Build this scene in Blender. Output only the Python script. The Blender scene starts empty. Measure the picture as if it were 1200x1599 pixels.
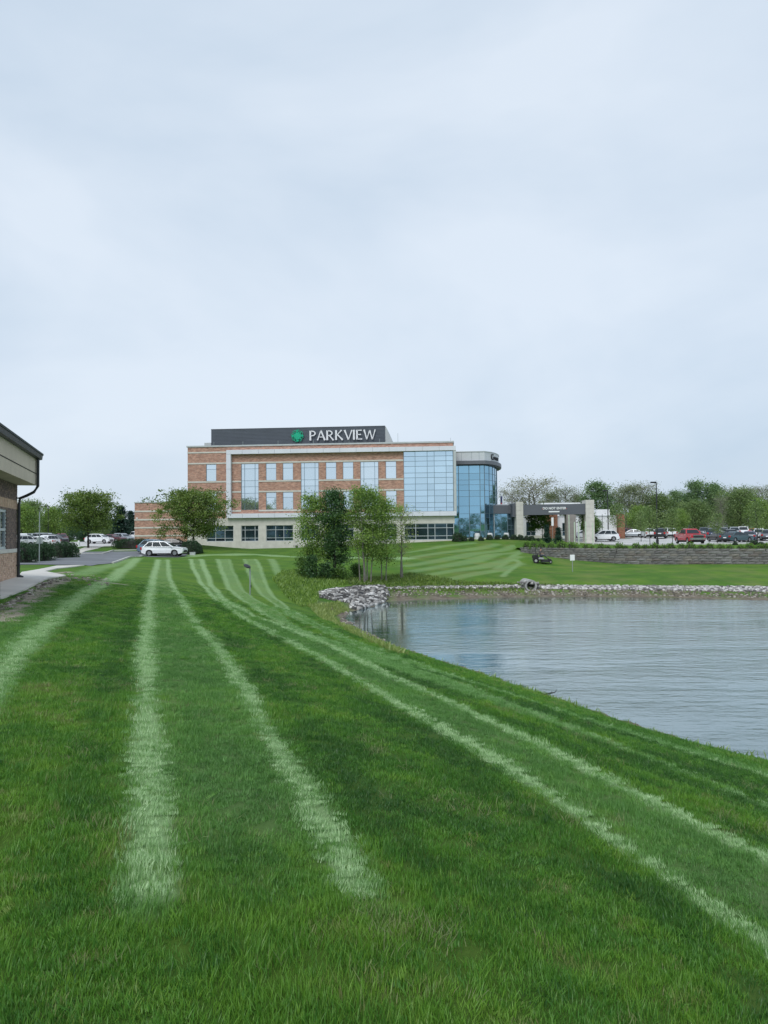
import bpy, bmesh, math, random
import numpy as np
from mathutils import Vector, Matrix
RAD = math.radians
scene = bpy.context.scene
COL = scene.collection
rng = np.random.default_rng(7)
random.seed(7)

# ------------------------------------------------------------------ camera
FPX = 1155.0; EYE = 1.65
PITCH = math.atan(38.5 / FPX); ROLL = 0.009
fw = Vector((0, math.cos(PITCH), math.sin(PITCH)))
up0 = Vector((0, -math.sin(PITCH), math.cos(PITCH)))
r0 = Vector((1, 0, 0))
RT = r0 * math.cos(ROLL) - up0 * math.sin(ROLL)
UP = r0 * math.sin(ROLL) + up0 * math.cos(ROLL)
cam_d = bpy.data.cameras.new('camera')
cam = bpy.data.objects.new('camera', cam_d); COL.objects.link(cam)
m = Matrix((RT, UP, -fw)).transposed().to_4x4(); m.translation = Vector((0, 0, EYE))
cam.matrix_world = m
cam_d.sensor_fit = 'HORIZONTAL'; cam_d.sensor_width = 36.0
cam_d.lens = 36.0 * FPX / 1200.0
cam_d.clip_start = 0.05; cam_d.clip_end = 4000
scene.camera = cam

# ------------------------------------------------------------------ world, sun, exposure
SUN_EL, SUN_AZ = RAD(50), RAD(205)     # azimuth measured from +Y clockwise
world = bpy.data.worlds.new("World"); scene.world = world; world.use_nodes = True
wn = world.node_tree; wn.nodes.clear()
def wN(t): return wn.nodes.new(t)
out = wN('ShaderNodeOutputWorld'); bg = wN('ShaderNodeBackground'); bg.inputs[1].default_value = 0.1
sky = wN('ShaderNodeTexSky'); sky.sky_type = 'NISHITA'; sky.sun_disc = False
sky.sun_elevation = SUN_EL; sky.sun_rotation = SUN_AZ
sky.air_density = 1.0; sky.dust_density = 3.0
tc = wN('ShaderNodeTexCoord'); mp = wN('ShaderNodeMapping'); mp.inputs['Scale'].default_value = (1.0, 1.0, 2.2)
mp.inputs['Rotation'].default_value = (0, RAD(18), 0)
nz = wN('ShaderNodeTexNoise'); nz.inputs['Scale'].default_value = 1.6; nz.inputs['Detail'].default_value = 5
nz.inputs['Roughness'].default_value = 0.5; nz.inputs['Distortion'].default_value = 0.3
rp = wN('ShaderNodeValToRGB')
rp.color_ramp.elements[0].position = 0.36; rp.color_ramp.elements[0].color = (5.1, 6.2, 7.45, 1)
rp.color_ramp.elements[1].position = 0.66; rp.color_ramp.elements[1].color = (6.95, 7.75, 8.7, 1)
mx = wN('ShaderNodeMix'); mx.data_type = 'RGBA'; mx.inputs[0].default_value = 0.88
L = wn.links.new
L(tc.outputs['Generated'], mp.inputs[0]); L(mp.outputs[0], nz.inputs[0]); L(nz.outputs[0], rp.inputs[0])
L(sky.outputs[0], mx.inputs[6]); L(rp.outputs[0], mx.inputs[7]); L(mx.outputs[2], bg.inputs[0]); L(bg.outputs[0], out.inputs[0])
sun_d = bpy.data.lights.new('sun', 'SUN'); sun_d.energy = 1.5; sun_d.angle = RAD(28); sun_d.color = (1.0, 0.98, 0.95)
sun = bpy.data.objects.new('sun', sun_d); COL.objects.link(sun)
sdir = Vector((math.sin(SUN_AZ) * math.cos(SUN_EL), math.cos(SUN_AZ) * math.cos(SUN_EL), math.sin(SUN_EL)))
sun.rotation_euler = sdir.to_track_quat('Z', 'Y').to_euler()
vs = scene.view_settings
vs.view_transform = 'Standard'; vs.look = 'None'; vs.gamma = 1.0; vs.use_curve_mapping = False; vs.exposure = 0.22
scene.cycles.max_bounces = 6; scene.cycles.transparent_max_bounces = 6
scene.cycles.use_denoising = True

# ------------------------------------------------------------------ survey helpers (pixel of the 1200x1599 photo at a real distance -> metres)
def ray(px, py): return fw + RT * ((px - 600) / FPX) - UP * ((py - 799.5) / FPX)
def at(px, py, Y):
    d = ray(px, py); return Vector((0, 0, EYE)) + d * (Y / d.y)
def onz(px, py, z):
    d = ray(px, py); return Vector((0, 0, EYE)) + d * ((z - EYE) / d.z)

# ------------------------------------------------------------------ mesh helpers
class MB:
    def __init__(s): s.v = []; s.f = []; s.m = []
    def add(s, vs_, fs, mi=0):
        o = len(s.v); s.v += [tuple(v) for v in vs_]; s.f += [tuple(i + o for i in f) for f in fs]; s.m += [mi] * len(fs); return s
    def box(s, x0, x1, y0, y1, z0, z1, mi=0):
        vs_ = [(x0,y0,z0),(x1,y0,z0),(x1,y1,z0),(x0,y1,z0),(x0,y0,z1),(x1,y0,z1),(x1,y1,z1),(x0,y1,z1)]
        return s.add(vs_, [(0,3,2,1),(4,5,6,7),(0,1,5,4),(1,2,6,5),(2,3,7,6),(3,0,4,7)], mi)
    def tube(s, pts, rad, n=8, mi=0, cap=True):
        pts = [Vector(p) for p in pts]
        if not hasattr(rad, '__len__'): rad = [rad] * len(pts)
        vs_ = []; fs = []
        for i, p in enumerate(pts):
            d = (pts[min(i+1, len(pts)-1)] - pts[max(i-1, 0)]).normalized()
            a = Vector((0,0,1)) if abs(d.z) < .9 else Vector((1,0,0))
            u = d.cross(a).normalized(); w = d.cross(u)
            for k in range(n):
                t = 2*math.pi*k/n; vs_.append(p + (u*math.cos(t) + w*math.sin(t))*rad[i])
        for i in range(len(pts)-1):
            for k in range(n):
                a, b = i*n+k, i*n+(k+1) % n; fs.append((a, b, b+n, a+n))
        if cap: fs.append(tuple(range(n-1, -1, -1))); fs.append(tuple(range((len(pts)-1)*n, len(pts)*n)))
        return s.add(vs_, fs, mi)
    def prism(s, poly, a, b, axis='y', mi=0):
        """extrude 2-D polygon along axis from a to b; poly coords are the other two axes in order"""
        def P(p, t):
            return (p[0], t, p[1]) if axis == 'y' else ((p[0], p[1], t) if axis == 'z' else (t, p[0], p[1]))
        n = len(poly); vs_ = [P(p, a) for p in poly] + [P(p, b) for p in poly]
        fs = [tuple(range(n)), tuple(range(2*n-1, n-1, -1))] + [(i, i+n, (i+1) % n + n, (i+1) % n) for i in range(n)]
        return s.add(vs_, fs, mi)
    def lathe(s, prof, n=16, c=(0,0,0), mi=0):
        vs_ = []; fs = []
        for r, z in prof:
            for k in range(n):
                t = 2*math.pi*k/n; vs_.append((c[0]+r*math.cos(t), c[1]+r*math.sin(t), c[2]+z))
        for i in range(len(prof)-1):
            for k in range(n):
                a, b = i*n+k, i*n+(k+1) % n; fs.append((a, b, b+n, a+n))
        return s.add(vs_, fs, mi)
    def mesh(s, name, mats, smooth=False, bevel=0):
        me = bpy.data.meshes.new(name); me.from_pydata(s.v, [], s.f)
        for mt in (mats if isinstance(mats, (list, tuple)) else [mats]): me.materials.append(mt)
        me.polygons.foreach_set('material_index', s.m)
        bm = bmesh.new(); bm.from_mesh(me)
        if bevel:
            es = [e for e in bm.edges if len(e.link_faces) == 2 and e.calc_face_angle(0) > .5]
            bmesh.ops.bevel(bm, geom=es, offset=bevel, segments=1, affect='EDGES', clamp_overlap=True)
        bmesh.ops.recalc_face_normals(bm, faces=bm.faces)
        bm.to_mesh(me); bm.free()
        if smooth: me.polygons.foreach_set('use_smooth', [True]*len(me.polygons))
        me.update(); return me
    def build(s, name, mats, parent=None, smooth=False, bevel=0, **kw):
        return link(name, s.mesh(name, mats, smooth, bevel), parent, **kw)
def link(name, me, parent=None, loc=None, rz=None, kind=None, label=None, cat=None, group=None):
    o = bpy.data.objects.new(name, me); COL.objects.link(o)
    if parent: o.parent = parent
    if loc is not None: o.location = loc
    if rz is not None: o.rotation_euler = (0, 0, rz)
    return tag(o, label, cat, group, kind)
def tag(o, label=None, cat=None, group=None, kind=None):
    if label: o['label'] = label
    if cat: o['category'] = cat
    if group: o['group'] = group
    if kind: o['kind'] = kind
    return o
def empty(name, loc, rz=0, label=None, cat=None, group=None):
    return link(name, None, None, loc, rz, None, label, cat, group)
def copy_tree(o, parent=None):
    c = o.copy(); COL.objects.link(c)
    if parent: c.parent = parent
    for ch in list(o.children): copy_tree(ch, c)
    return c
def npmesh(name, V, Fq, mats, attrs=None, smooth=False, kinds='FLOAT'):
    """V (n,3), Fq (m,k) -> mesh, fast"""
    me = bpy.data.meshes.new(name); k = Fq.shape[1]
    me.vertices.add(len(V)); me.vertices.foreach_set('co', V.astype(np.float32).ravel())
    me.loops.add(Fq.size); me.loops.foreach_set('vertex_index', Fq.astype(np.int32).ravel())
    me.polygons.add(len(Fq)); me.polygons.foreach_set('loop_start', np.arange(0, Fq.size, k, dtype=np.int32))
    me.polygons.foreach_set('loop_total', np.full(len(Fq), k, np.int32))
    for mt in (mats if isinstance(mats, (list, tuple)) else [mats]): me.materials.append(mt)
    if smooth: me.polygons.foreach_set('use_smooth', np.ones(len(Fq), bool))
    me.update(); me.validate()
    for nm, arr in (attrs or {}).items():
        a = me.attributes.new(nm, 'FLOAT', 'POINT'); a.data.foreach_set('value', arr.astype(np.float32))
    return me

# ------------------------------------------------------------------ materials
class NT:
    def __init__(s, name):
        s.mat = bpy.data.materials.new(name); s.mat.use_nodes = True; s.t = s.mat.node_tree; s.p = s.t.nodes['Principled BSDF']
    def n(s, t, **kw):
        x = s.t.nodes.new(t)
        for k, v in kw.items(): setattr(x, k, v)
        return x
    def l(s, a, b): s.t.links.new(a, b)
    def mix(s, fac, a, b, blend='MIX'):
        x = s.n('ShaderNodeMix', data_type='RGBA', blend_type=blend)
        for i, v in ((0, fac), (6, a), (7, b)):
            if hasattr(v, 'links') or hasattr(v, 'is_linked'): s.l(v, x.inputs[i])
            elif i == 0: x.inputs[0].default_value = v
            else: x.inputs[i].default_value = tuple(v) + (1,) if len(v) == 3 else v
        return x.outputs[2]
    def math(s, op, a, b=None, clamp=False):
        x = s.n('ShaderNodeMath', operation=op, use_clamp=clamp)
        for i, v in ((0, a), (1, b)):
            if v is None: continue
            if hasattr(v, 'is_linked'): s.l(v, x.inputs[i])
            else: x.inputs[i].default_value = v
        return x.outputs[0]
    def noise(s, scale, detail=4, rough=.55, coord='Object', sc=None, dist=0):
        tc = s.n('ShaderNodeTexCoord'); nz = s.n('ShaderNodeTexNoise')
        nz.inputs['Scale'].default_value = scale; nz.inputs['Detail'].default_value = detail; nz.inputs['Roughness'].default_value = rough
        nz.inputs['Distortion'].default_value = dist
        if sc:
            mp = s.n('ShaderNodeMapping'); mp.inputs['Scale'].default_value = sc; s.l(tc.outputs[coord], mp.inputs[0]); s.l(mp.outputs[0], nz.inputs[0])
        else: s.l(tc.outputs[coord], nz.inputs[0])
        return nz.outputs[0]
    def ramp(s, fac, stops):
        r = s.n('ShaderNodeValToRGB'); cr = r.color_ramp
        while len(cr.elements) < len(stops): cr.elements.new(.5)
        for e, (p, c) in zip(cr.elements, stops): e.position = p; e.color = tuple(c) + (1,) if len(c) == 3 else c
        s.l(fac, r.inputs[0]); return r.outputs[0]
    def attr(s, name, typ='GEOMETRY'):
        a = s.n('ShaderNodeAttribute', attribute_name=name, attribute_type=typ); return a.outputs['Fac']
    def bump(s, h, strength=.3, dist=.02):
        b = s.n('ShaderNodeBump'); b.inputs['Strength'].default_value = strength; b.inputs['Distance'].default_value = dist
        s.l(h, b.inputs['Height']); s.l(b.outputs[0], s.p.inputs['Normal'])
    def base(s, v):
        if hasattr(v, 'is_linked'): s.l(v, s.p.inputs['Base Color'])
        else: s.p.inputs['Base Color'].default_value = tuple(v) + (1,)
    def set(s, **kw):
        for k, v in kw.items(): s.p.inputs[{'rough':'Roughness','metal':'Metallic','spec':'Specular IOR Level','coat':'Coat Weight','ior':'IOR'}[k]].default_value = v
        return s
def simple(name, col, rough=.6, metal=0, var=.12, scale=2.0, spec=.5, coat=0, bump=0, coord='Object'):
    t = NT(name); nz = t.noise(scale, 6, .6, coord)
    a = tuple(min(1, c*(1-var)) for c in col); b = tuple(min(1, c*(1+var)) for c in col)
    t.base(t.ramp(nz, [(.3, a), (.7, b)])); t.set(rough=rough, metal=metal, spec=spec, coat=coat)
    if bump: t.bump(t.noise(scale*12, 4, .6, coord), bump, .02)
    return t.mat
M = {}
M['concrete'] = simple('pale_concrete', (.56,.54,.50), .85, var=.14, scale=.6, bump=.1)
M['curb'] = simple('kerb_concrete', (.50,.50,.47), .85, var=.15, scale=1.5)
M['asphalt'] = simple('worn_asphalt', (.155,.165,.18), .9, var=.22, scale=.35, bump=.2)
M['lot'] = simple('pale_parking_surface', (.50,.50,.49), .9, var=.12, scale=.15)
M['paint_white'] = simple('road_paint', (.75,.75,.72), .7, var=.1, scale=3)
M['stone_trim'] = simple('limestone_trim', (.60,.58,.53), .8, var=.12, scale=1.2)
M['frame_white'] = simple('white_metal_panel', (.70,.72,.79), .45, var=.05, scale=.4)
M['cap'] = simple('grey_metal_coping', (.48,.51,.52), .5, var=.08)
M['mullion'] = simple('blue_grey_mullion', (.17,.24,.29), .4, metal=.4, var=.1)
M['mullion_white'] = simple('pale_mullion', (.52,.56,.58), .4, var=.08)
M['dark_metal'] = simple('dark_metal', (.035,.04,.045), .5, metal=.3, var=.2)
M['grey_metal'] = simple('grey_metal_post', (.30,.34,.34), .5, metal=.3, var=.15)
M['fascia'] = simple('tower_fascia_metal', (.58,.61,.64), .45, var=.06, scale=.5)
M['fascia_dark'] = simple('slate_fascia_metal', (.14,.15,.175), .5, var=.08, scale=.5)
M['screen'] = simple('dark_louvre_metal', (.09,.105,.13), .5, var=.1, scale=.5)
M['beam'] = simple('charcoal_fascia_metal', (.105,.115,.135), .5, var=.08, scale=.5)
M['white_render'] = simple('white_render', (.72,.73,.74), .8, var=.08, scale=.7)
M['sign_white'] = simple('white_letter', (.85,.86,.88), .5, var=.02)
M['sign_green'] = simple('green_emblem', (.0,.43,.24), .5, var=.1)
M['sign_black'] = simple('black_letter', (.01,.012,.02), .5)
M['sign_red'] = simple('red_sign_mark', (.5,.05,.04), .5)
M['tyre'] = simple('black_rubber', (.012,.012,.013), .85, var=.2)
M['rim'] = simple('alloy_rim', (.45,.46,.47), .35, metal=.8, var=.1)
M['chrome'] = simple('chrome', (.65,.66,.68), .15, metal=1, var=.05)
M['plastic'] = simple('black_plastic', (.02,.021,.023), .6, var=.2)
M['lamp_red'] = simple('red_lamp', (.42,.015,.015), .2, var=.1)
M['lamp_clear'] = simple('clear_lamp', (.65,.68,.7), .1, var=.1)
M['mulch_stone'] = simple('white_landscape_stone', (.55,.55,.52), .9, var=.3, scale=8)
M['bark'] = simple('brown_grey_bark', (.085,.068,.052), .95, var=.35, scale=6, bump=.4)
M['bark_pale'] = simple('pale_grey_bark', (.20,.185,.165), .95, var=.3, scale=6, bump=.4)
M['bark_dark'] = simple('dark_bark', (.035,.032,.03), .95, var=.3, scale=6)
def brick_mat(name, c1, c2, mort, scale, blot=.5):
    t = NT(name); tc = t.n('ShaderNodeTexCoord'); sp = t.n('ShaderNodeSeparateXYZ'); cb = t.n('ShaderNodeCombineXYZ')
    t.l(tc.outputs['Object'], sp.inputs[0])
    s1 = t.math('ADD', sp.outputs[0], sp.outputs[1]); t.l(s1, cb.inputs[0]); t.l(sp.outputs[2], cb.inputs[1])
    b = t.n('ShaderNodeTexBrick'); t.l(cb.outputs[0], b.inputs['Vector']); b.inputs['Scale'].default_value = scale
    b.inputs['Color1'].default_value = tuple(c1)+(1,); b.inputs['Color2'].default_value = tuple(c2)+(1,); b.inputs['Mortar'].default_value = tuple(mort)+(1,)
    b.inputs['Mortar Size'].default_value = .012; b.inputs['Brick Width'].default_value = .5; b.inputs['Row Height'].default_value = .16
    nz = t.noise(2.6, 6, .75, sc=(.55, .55, 1.6)); mo = t.ramp(nz, [(.33, (.55,.52,.52)), (.5, (1,1,1)), (.66, (1.45,1.35,1.25))])
    t.base(t.mix(blot, b.outputs[0], mo, 'MULTIPLY')); t.set(rough=.9, spec=.2)
    return t.mat
M['brick_far'] = brick_mat('mottled_red_brick', (.37,.19,.14), (.50,.30,.23), (.45,.38,.33), 1.5, .9)
M['brick_annex'] = brick_mat('red_brown_brick', (.22,.085,.05), (.32,.14,.08), (.3,.25,.2), 1.0)
def glass_mat(name, col, metal=.9, rough=.03, var=.06, dark=None):
    t = NT(name); nz = t.noise(.25, 2, .5, 'Object'); oi = t.n('ShaderNodeObjectInfo')
    v = t.math('ADD', t.math('MULTIPLY', oi.outputs['Random'], var*1.3), t.math('MULTIPLY', nz, var))
    v = t.math('ADD', v, 1-var*1.1); hv = t.n('ShaderNodeHueSaturation'); t.l(v, hv.inputs['Value']); hv.inputs['Color'].default_value = tuple(col)+(1,)
    t.base(hv.outputs[0]); t.set(rough=rough, metal=metal, spec=.6); t.bump(t.noise(.8, 2, .5), .02, .05)
    return t.mat
M['glass_sky'] = glass_mat('pale_reflective_glass', (.72,.81,.86), var=.07)
M['glass_curtain'] = glass_mat('blue_reflective_glass', (.56,.72,.82), var=.09)
M['glass_tower'] = glass_mat('deep_blue_reflective_glass', (.27,.48,.62), var=.12)
M['glass_dark'] = glass_mat('dark_window_glass', (.07,.12,.15), .75, .05, var=.5)
M['car_glass'] = simple('car_glass', (.025,.035,.042), .12, spec=.3, var=.3)
def car_paint(name, col, metal=.0):
    return simple(name, col, .32, metal=metal, var=.04, scale=1.5, coat=.6)
PAINT = {k: car_paint('car_paint_'+k, c, mt) for k, (c, mt) in dict(white=((.78,.80,.82),0), red=((.45,.018,.03),0), silver=((.42,.45,.48),.5), black=((.015,.017,.022),0),
     navy=((.02,.04,.09),.1), teal=((.03,.075,.09),.2), grey=((.13,.15,.17),.3), maroon=((.11,.02,.03),0), bluegrey=((.10,.17,.24),.3), olive=((.05,.07,.065),.2)).items()}
def leaf_mat(name, c_dark, c_light, trans=.45):
    t = NT(name); a = t.attr('tone')
    oi = t.n('ShaderNodeObjectInfo')
    c = t.mix(a, c_dark, c_light)
    t.t.nodes.remove(t.p)
    d = t.n('ShaderNodeBsdfDiffuse'); tr = t.n('ShaderNodeBsdfTranslucent'); g = t.n('ShaderNodeBsdfGlossy'); g.inputs['Roughness'].default_value = .45
    g.inputs['Color'].default_value = (.8,.9,.8,1)
    mixs = t.n('ShaderNodeMixShader'); mixs.inputs[0].default_value = trans; m2 = t.n('ShaderNodeMixShader'); m2.inputs[0].default_value = .04
    t.l(c, d.inputs[0]); t.l(c, tr.inputs[0]); t.l(d.outputs[0], mixs.inputs[1]); t.l(tr.outputs[0], mixs.inputs[2])
    t.l(mixs.outputs[0], m2.inputs[1]); t.l(g.outputs[0], m2.inputs[2])
    t.l(m2.outputs[0], t.t.nodes['Material Output'].inputs[0]); return t.mat
LEAF = dict(
    spring=leaf_mat('leaf_spring_green', (0.085,0.174,0.032), (0.320,0.470,0.087)),
    locust=leaf_mat('leaf_olive_green', (0.061,0.125,0.026), (0.260,0.350,0.072)),
    deep=leaf_mat('leaf_deep_green', (0.028,0.085,0.028), (0.110,0.220,0.068)),
    yellow=leaf_mat('leaf_yellow_green', (0.198,0.274,0.072), (0.396,0.473,0.145)),
    pale=leaf_mat('leaf_budding_grey_green', (0.145,0.189,0.102), (0.348,0.392,0.217)),
    buff=leaf_mat('leaf_budding_tan', (.19,.20,.10), (.38,.39,.22)),
    conifer=leaf_mat('needle_dark_blue_green', (0.009,0.032,0.023), (0.032,0.080,0.051), .1),
    hedge=leaf_mat('hedge_dark_green', (0.012,0.041,0.019), (0.051,0.109,0.041), .15),
    shrub=leaf_mat('shrub_bright_green', (0.072,0.174,0.029), (0.246,0.420,0.072)),
    mid=leaf_mat('leaf_mid_green', (0.049,0.122,0.029), (0.196,0.330,0.072)),
    far_mid=leaf_mat('hazed_leaf_mid_green', (.08,.16,.065), (.26,.39,.15)), far_deep=leaf_mat('hazed_leaf_deep_green', (.045,.11,.06), (.14,.25,.12)),  # far greens lightened and greyed, distance haze mixed into leaf colour
    far_olive=leaf_mat('hazed_leaf_olive', (.10,.18,.055), (.30,.40,.14)))
# ------------------------------------------------------------------ terrain
WL = -3.05                                              # water level
def sm(t): t = np.clip(t, 0, 1); return t*t*(3-2*t)
def xyz(L_): return [tuple(at(*p)) for p in L_]
shore_px = [(1200,1190),(1140,1176),(1070,1158),(1000,1137),(940,1116),(900,1101),(860,1087),(815,1072),(775,1059),(735,1047),(700,1037),(665,1027),(630,1014),
            (600,1003),(575,991),(552,979),(538,968),(536,961),(548,955),(566,951),(590,945),(600,940),(625,938),(660,936.5),(710,936),(760,933.5),(808,933),(850,932.5),
            (900,932),(960,932.5),(1030,933),(1100,935),(1200,938)]
shore = [tuple(onz(px, py, WL))[:2] for px, py in shore_px]
shore = [(34,-9),(22,2.5),(13.5,9.6)] + shore + [(38,50.5),(60,50),(78,30),(66,-4)]
SH = np.array(shore)
ctrl = xyz([(250,1000,14),(250,920,30),(257,869,85),(450,872,85),(400,931,42),(450,900,60),(470,912,54),(500,922,53),(640,870,80),
    (24,903,28),(88,902,32),(130,883,47),(60,882,49),(200,871,72),(216,864,88),(100,870,75),(35,878,66),(165,853,110),(60,853,110),(302,850,100),(320,872,80),
    (340,858,107),(500,856,105),(500,864,96),(650,850,103),(711,845,105),(700,880,74),(700,905,62),(760,868,82),(640,905,62),(590,908,60),(545,912,57)]) + [
    (0,0,0),(0,2,0),(-3,3,0.02),(3,-3,-.35),(-8,8,.0),(-14,18,.12),(-8,-6,.1),(0,-12,.1),(-25,-20,.2),(-25,30,.1),(-40,60,.1),(-45,90,.3),
    (2,4,-.46),(4,6,-1.0),(1,6.5,-.32),(0,10,-.48),(0,15,-.95),(0,20,-1.5),(3,14,-1.55),(6,11.5,-2.0),(8,8,-2.0),(-4,15,-.38),(-4,30,-1.25),(-7.5,30,-.85),(-4,22,-.75),(10,2,-1.9),
    (14,-6,-2.0),(24,-14,-2.4),(-10,48,-1.6),(-12,65,-1.0)]
lo_only = xyz([(822,870,82),(894,893,68),(830,908,60.5),(960,907,60.5),(1100,904,61),(1200,906,61),(760,908,61),(850,880,78),(1000,893,68),(1150,893,66)]) + \
    [tuple(at(*p)) for p in [(816,862,95),(850,868,90),(890,873.5,86),(927,877,83),(963,880,80),(1080,881,76),(1200,881,72)]] + [(60,70,-1.3),(80,62,-1.4),(70,56,-2.2),(40,90,-1.2),(80,100,-1.2)]
hi_only = [(17.2,95,.0),(21,90.5,.0),(26,84,.0),(34,77,.0),(44,72,.0),(75,66,.0)] + xyz([(1100,852,86),(1100,850,94),(1100,840,130),(940,846,112),(940,850,104),(880,848,106),(800,842,106),(1190,851,86)]) + \
    [(70,90,.3),(70,130,.9),(17.5,98,.15)]
far = [(-60,150,1.05),(0,150,1.2),(60,160,1.15),(-90,110,.9),(100,140,1.0),(30,150,1.15),(-35,125,.75),(-20,115,.4)]
class TPS:
    def __init__(s, P, lam=.35):
        P = np.array(P, float); s.c = P[:, :2]/50.; n = len(P)
        d = np.linalg.norm(s.c[:, None]-s.c[None], axis=2); K = s.U(d) + np.eye(n)*lam*1e-3
        A = np.zeros((n+3, n+3)); A[:n, :n] = K; A[:n, n] = 1; A[:n, n+1:] = s.c; A[n, :n] = 1; A[n+1:, :n] = s.c.T
        s.w = np.linalg.solve(A, np.r_[P[:, 2], 0, 0, 0])
    @staticmethod
    def U(d): return np.where(d > 1e-9, d*d*np.log(np.maximum(d, 1e-9)), 0)
    def __call__(s, x, y):
        q = np.stack([np.ravel(x), np.ravel(y)], 1)/50.; o = np.empty(len(q))
        for i in range(0, len(q), 40000):
            p = q[i:i+40000]; d = np.linalg.norm(p[:, None]-s.c[None], axis=2)
            o[i:i+40000] = s.U(d)@s.w[:-3] + s.w[-3] + p@s.w[-2:]
        return o.reshape(np.shape(x))
TL = TPS(ctrl + lo_only + [(x, y, WL+.05) for x, y in shore[:-2:2]] + [(60,150,.6)])
TH = TPS(ctrl + hi_only + far)
def sdist(x, y, poly, closed=True):
    """signed distance, negative inside"""
    P = np.asarray(poly); x = np.asarray(x, float); y = np.asarray(y, float); best = np.full(x.shape, 1e9); ins = np.zeros(x.shape, bool)
    n = len(P)
    for i in range(n if closed else n-1):
        a = P[i]; b = P[(i+1) % n]; e = b-a; t = np.clip(((x-a[0])*e[0]+(y-a[1])*e[1])/(e@e+1e-12), 0, 1)
        best = np.minimum(best, np.hypot(x-a[0]-t*e[0], y-a[1]-t*e[1]))
        if closed:
            c = ((a[1] > y) != (b[1] > y)); xi = a[0]+(y-a[1])/(b[1]-a[1]+1e-12)*e[0]; ins ^= c & (x < xi)
    return np.where(ins, -best, best) if closed else best
WALL = [tuple(at(px, 870, Y))[:2] for px, Y in [(816,95),(850,90),(890,86),(927,83),(963,80),(1080,76),(1200,72)]] + [(75,66)]
TERR = WALL + [(400,66),(400,400),(17.0,400),(17.0,97)]
def hi(x, y):
    return TH(x, y)
def g0(x, y):
    """ground height before the far field is flattened"""
    x = np.asarray(x, float); y = np.asarray(y, float)
    lo = TL(x, y); h = TH(x, y)
    wy = sm((y-96)/10.); lo = lo*(1-wy)+h*wy                 # behind the wall line both surfaces agree
    return lo, h
def ground(x, y, upper=None):
    x = np.asarray(x, float); y = np.asarray(y, float); sh = x.shape; x = np.atleast_1d(x).ravel(); y = np.atleast_1d(y).ravel()
    lo, h = g0(x, y)
    st = sdist(x, y, TERR)
    z = np.where(st < 0, h, lo)
    if upper is False: k_ = np.clip((h-lo-.08)/.4, 0, 1); z = np.where(st < 0.0, h-k_*np.maximum(.35, h-lo), lo)
    r = np.hypot(x, y); wf = sm((r-122)/32.); z = np.minimum(z, 1.15); z = z*(1-wf)+1.08*wf
    back = sm((-y-15)/20.)*np.where(sdist(x, y, SH) > 4, 1, 0); z = z*(1-back)+0.1*back
    sd = sdist(x, y, SH)
    wob = .12*np.sin(x*2.3+y*1.7)+.09*np.sin(x*5.1-y*3.3)
    sd2 = sd+wob*np.clip(1-np.abs(sd)/2, 0, 1)
    zin = WL-np.minimum(.4*np.abs(sd2), 1.5)
    t = sm(sd2/2.2); zo = np.maximum((WL+.02+.16*np.maximum(sd2, 0))*(1-t)+z*t, WL+.02+.08*np.clip(sd2, 0, 6))
    z = np.where(sd2 < 0, zin, zo)
    return z.reshape(sh) if sh else float(z[0])
def gz(x, y): return float(ground(np.array([x]), np.array([y]))[0])
def G(px, Y, dz=0):
    """ground point under photo column px at distance Y"""
    p = at(px, 860, Y); return Vector((p.x, Y, gz(p.x, Y)+dz))
def hits(pts, dmin=2.2, dmax=115):
    """photo pixels -> points where their lines of sight meet the ground"""
    D = np.geomspace(dmin, dmax, 700); res = []
    R_ = np.array([tuple(ray(*p)) for p in pts]); X = R_[:, 0:1]/R_[:, 1:2]*D; Y = np.broadcast_to(D, X.shape); Z = EYE + R_[:, 2:3]/R_[:, 1:2]*D
    g = ground(X, Y)
    for i in range(len(pts)):
        k = np.argmax(Z[i] < g[i]) if (Z[i] < g[i]).any() else len(D)-1
        k = max(k, 1); a = Z[i, k-1]-g[i, k-1]; b = Z[i, k]-g[i, k]; t = a/(a-b+1e-9) if a > 0 else 0
        t = min(max(t, 0), 1); res.append((X[i, k-1]+(X[i, k]-X[i, k-1])*t, D[k-1]+(D[k]-D[k-1])*t))
    return np.array(res)
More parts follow.
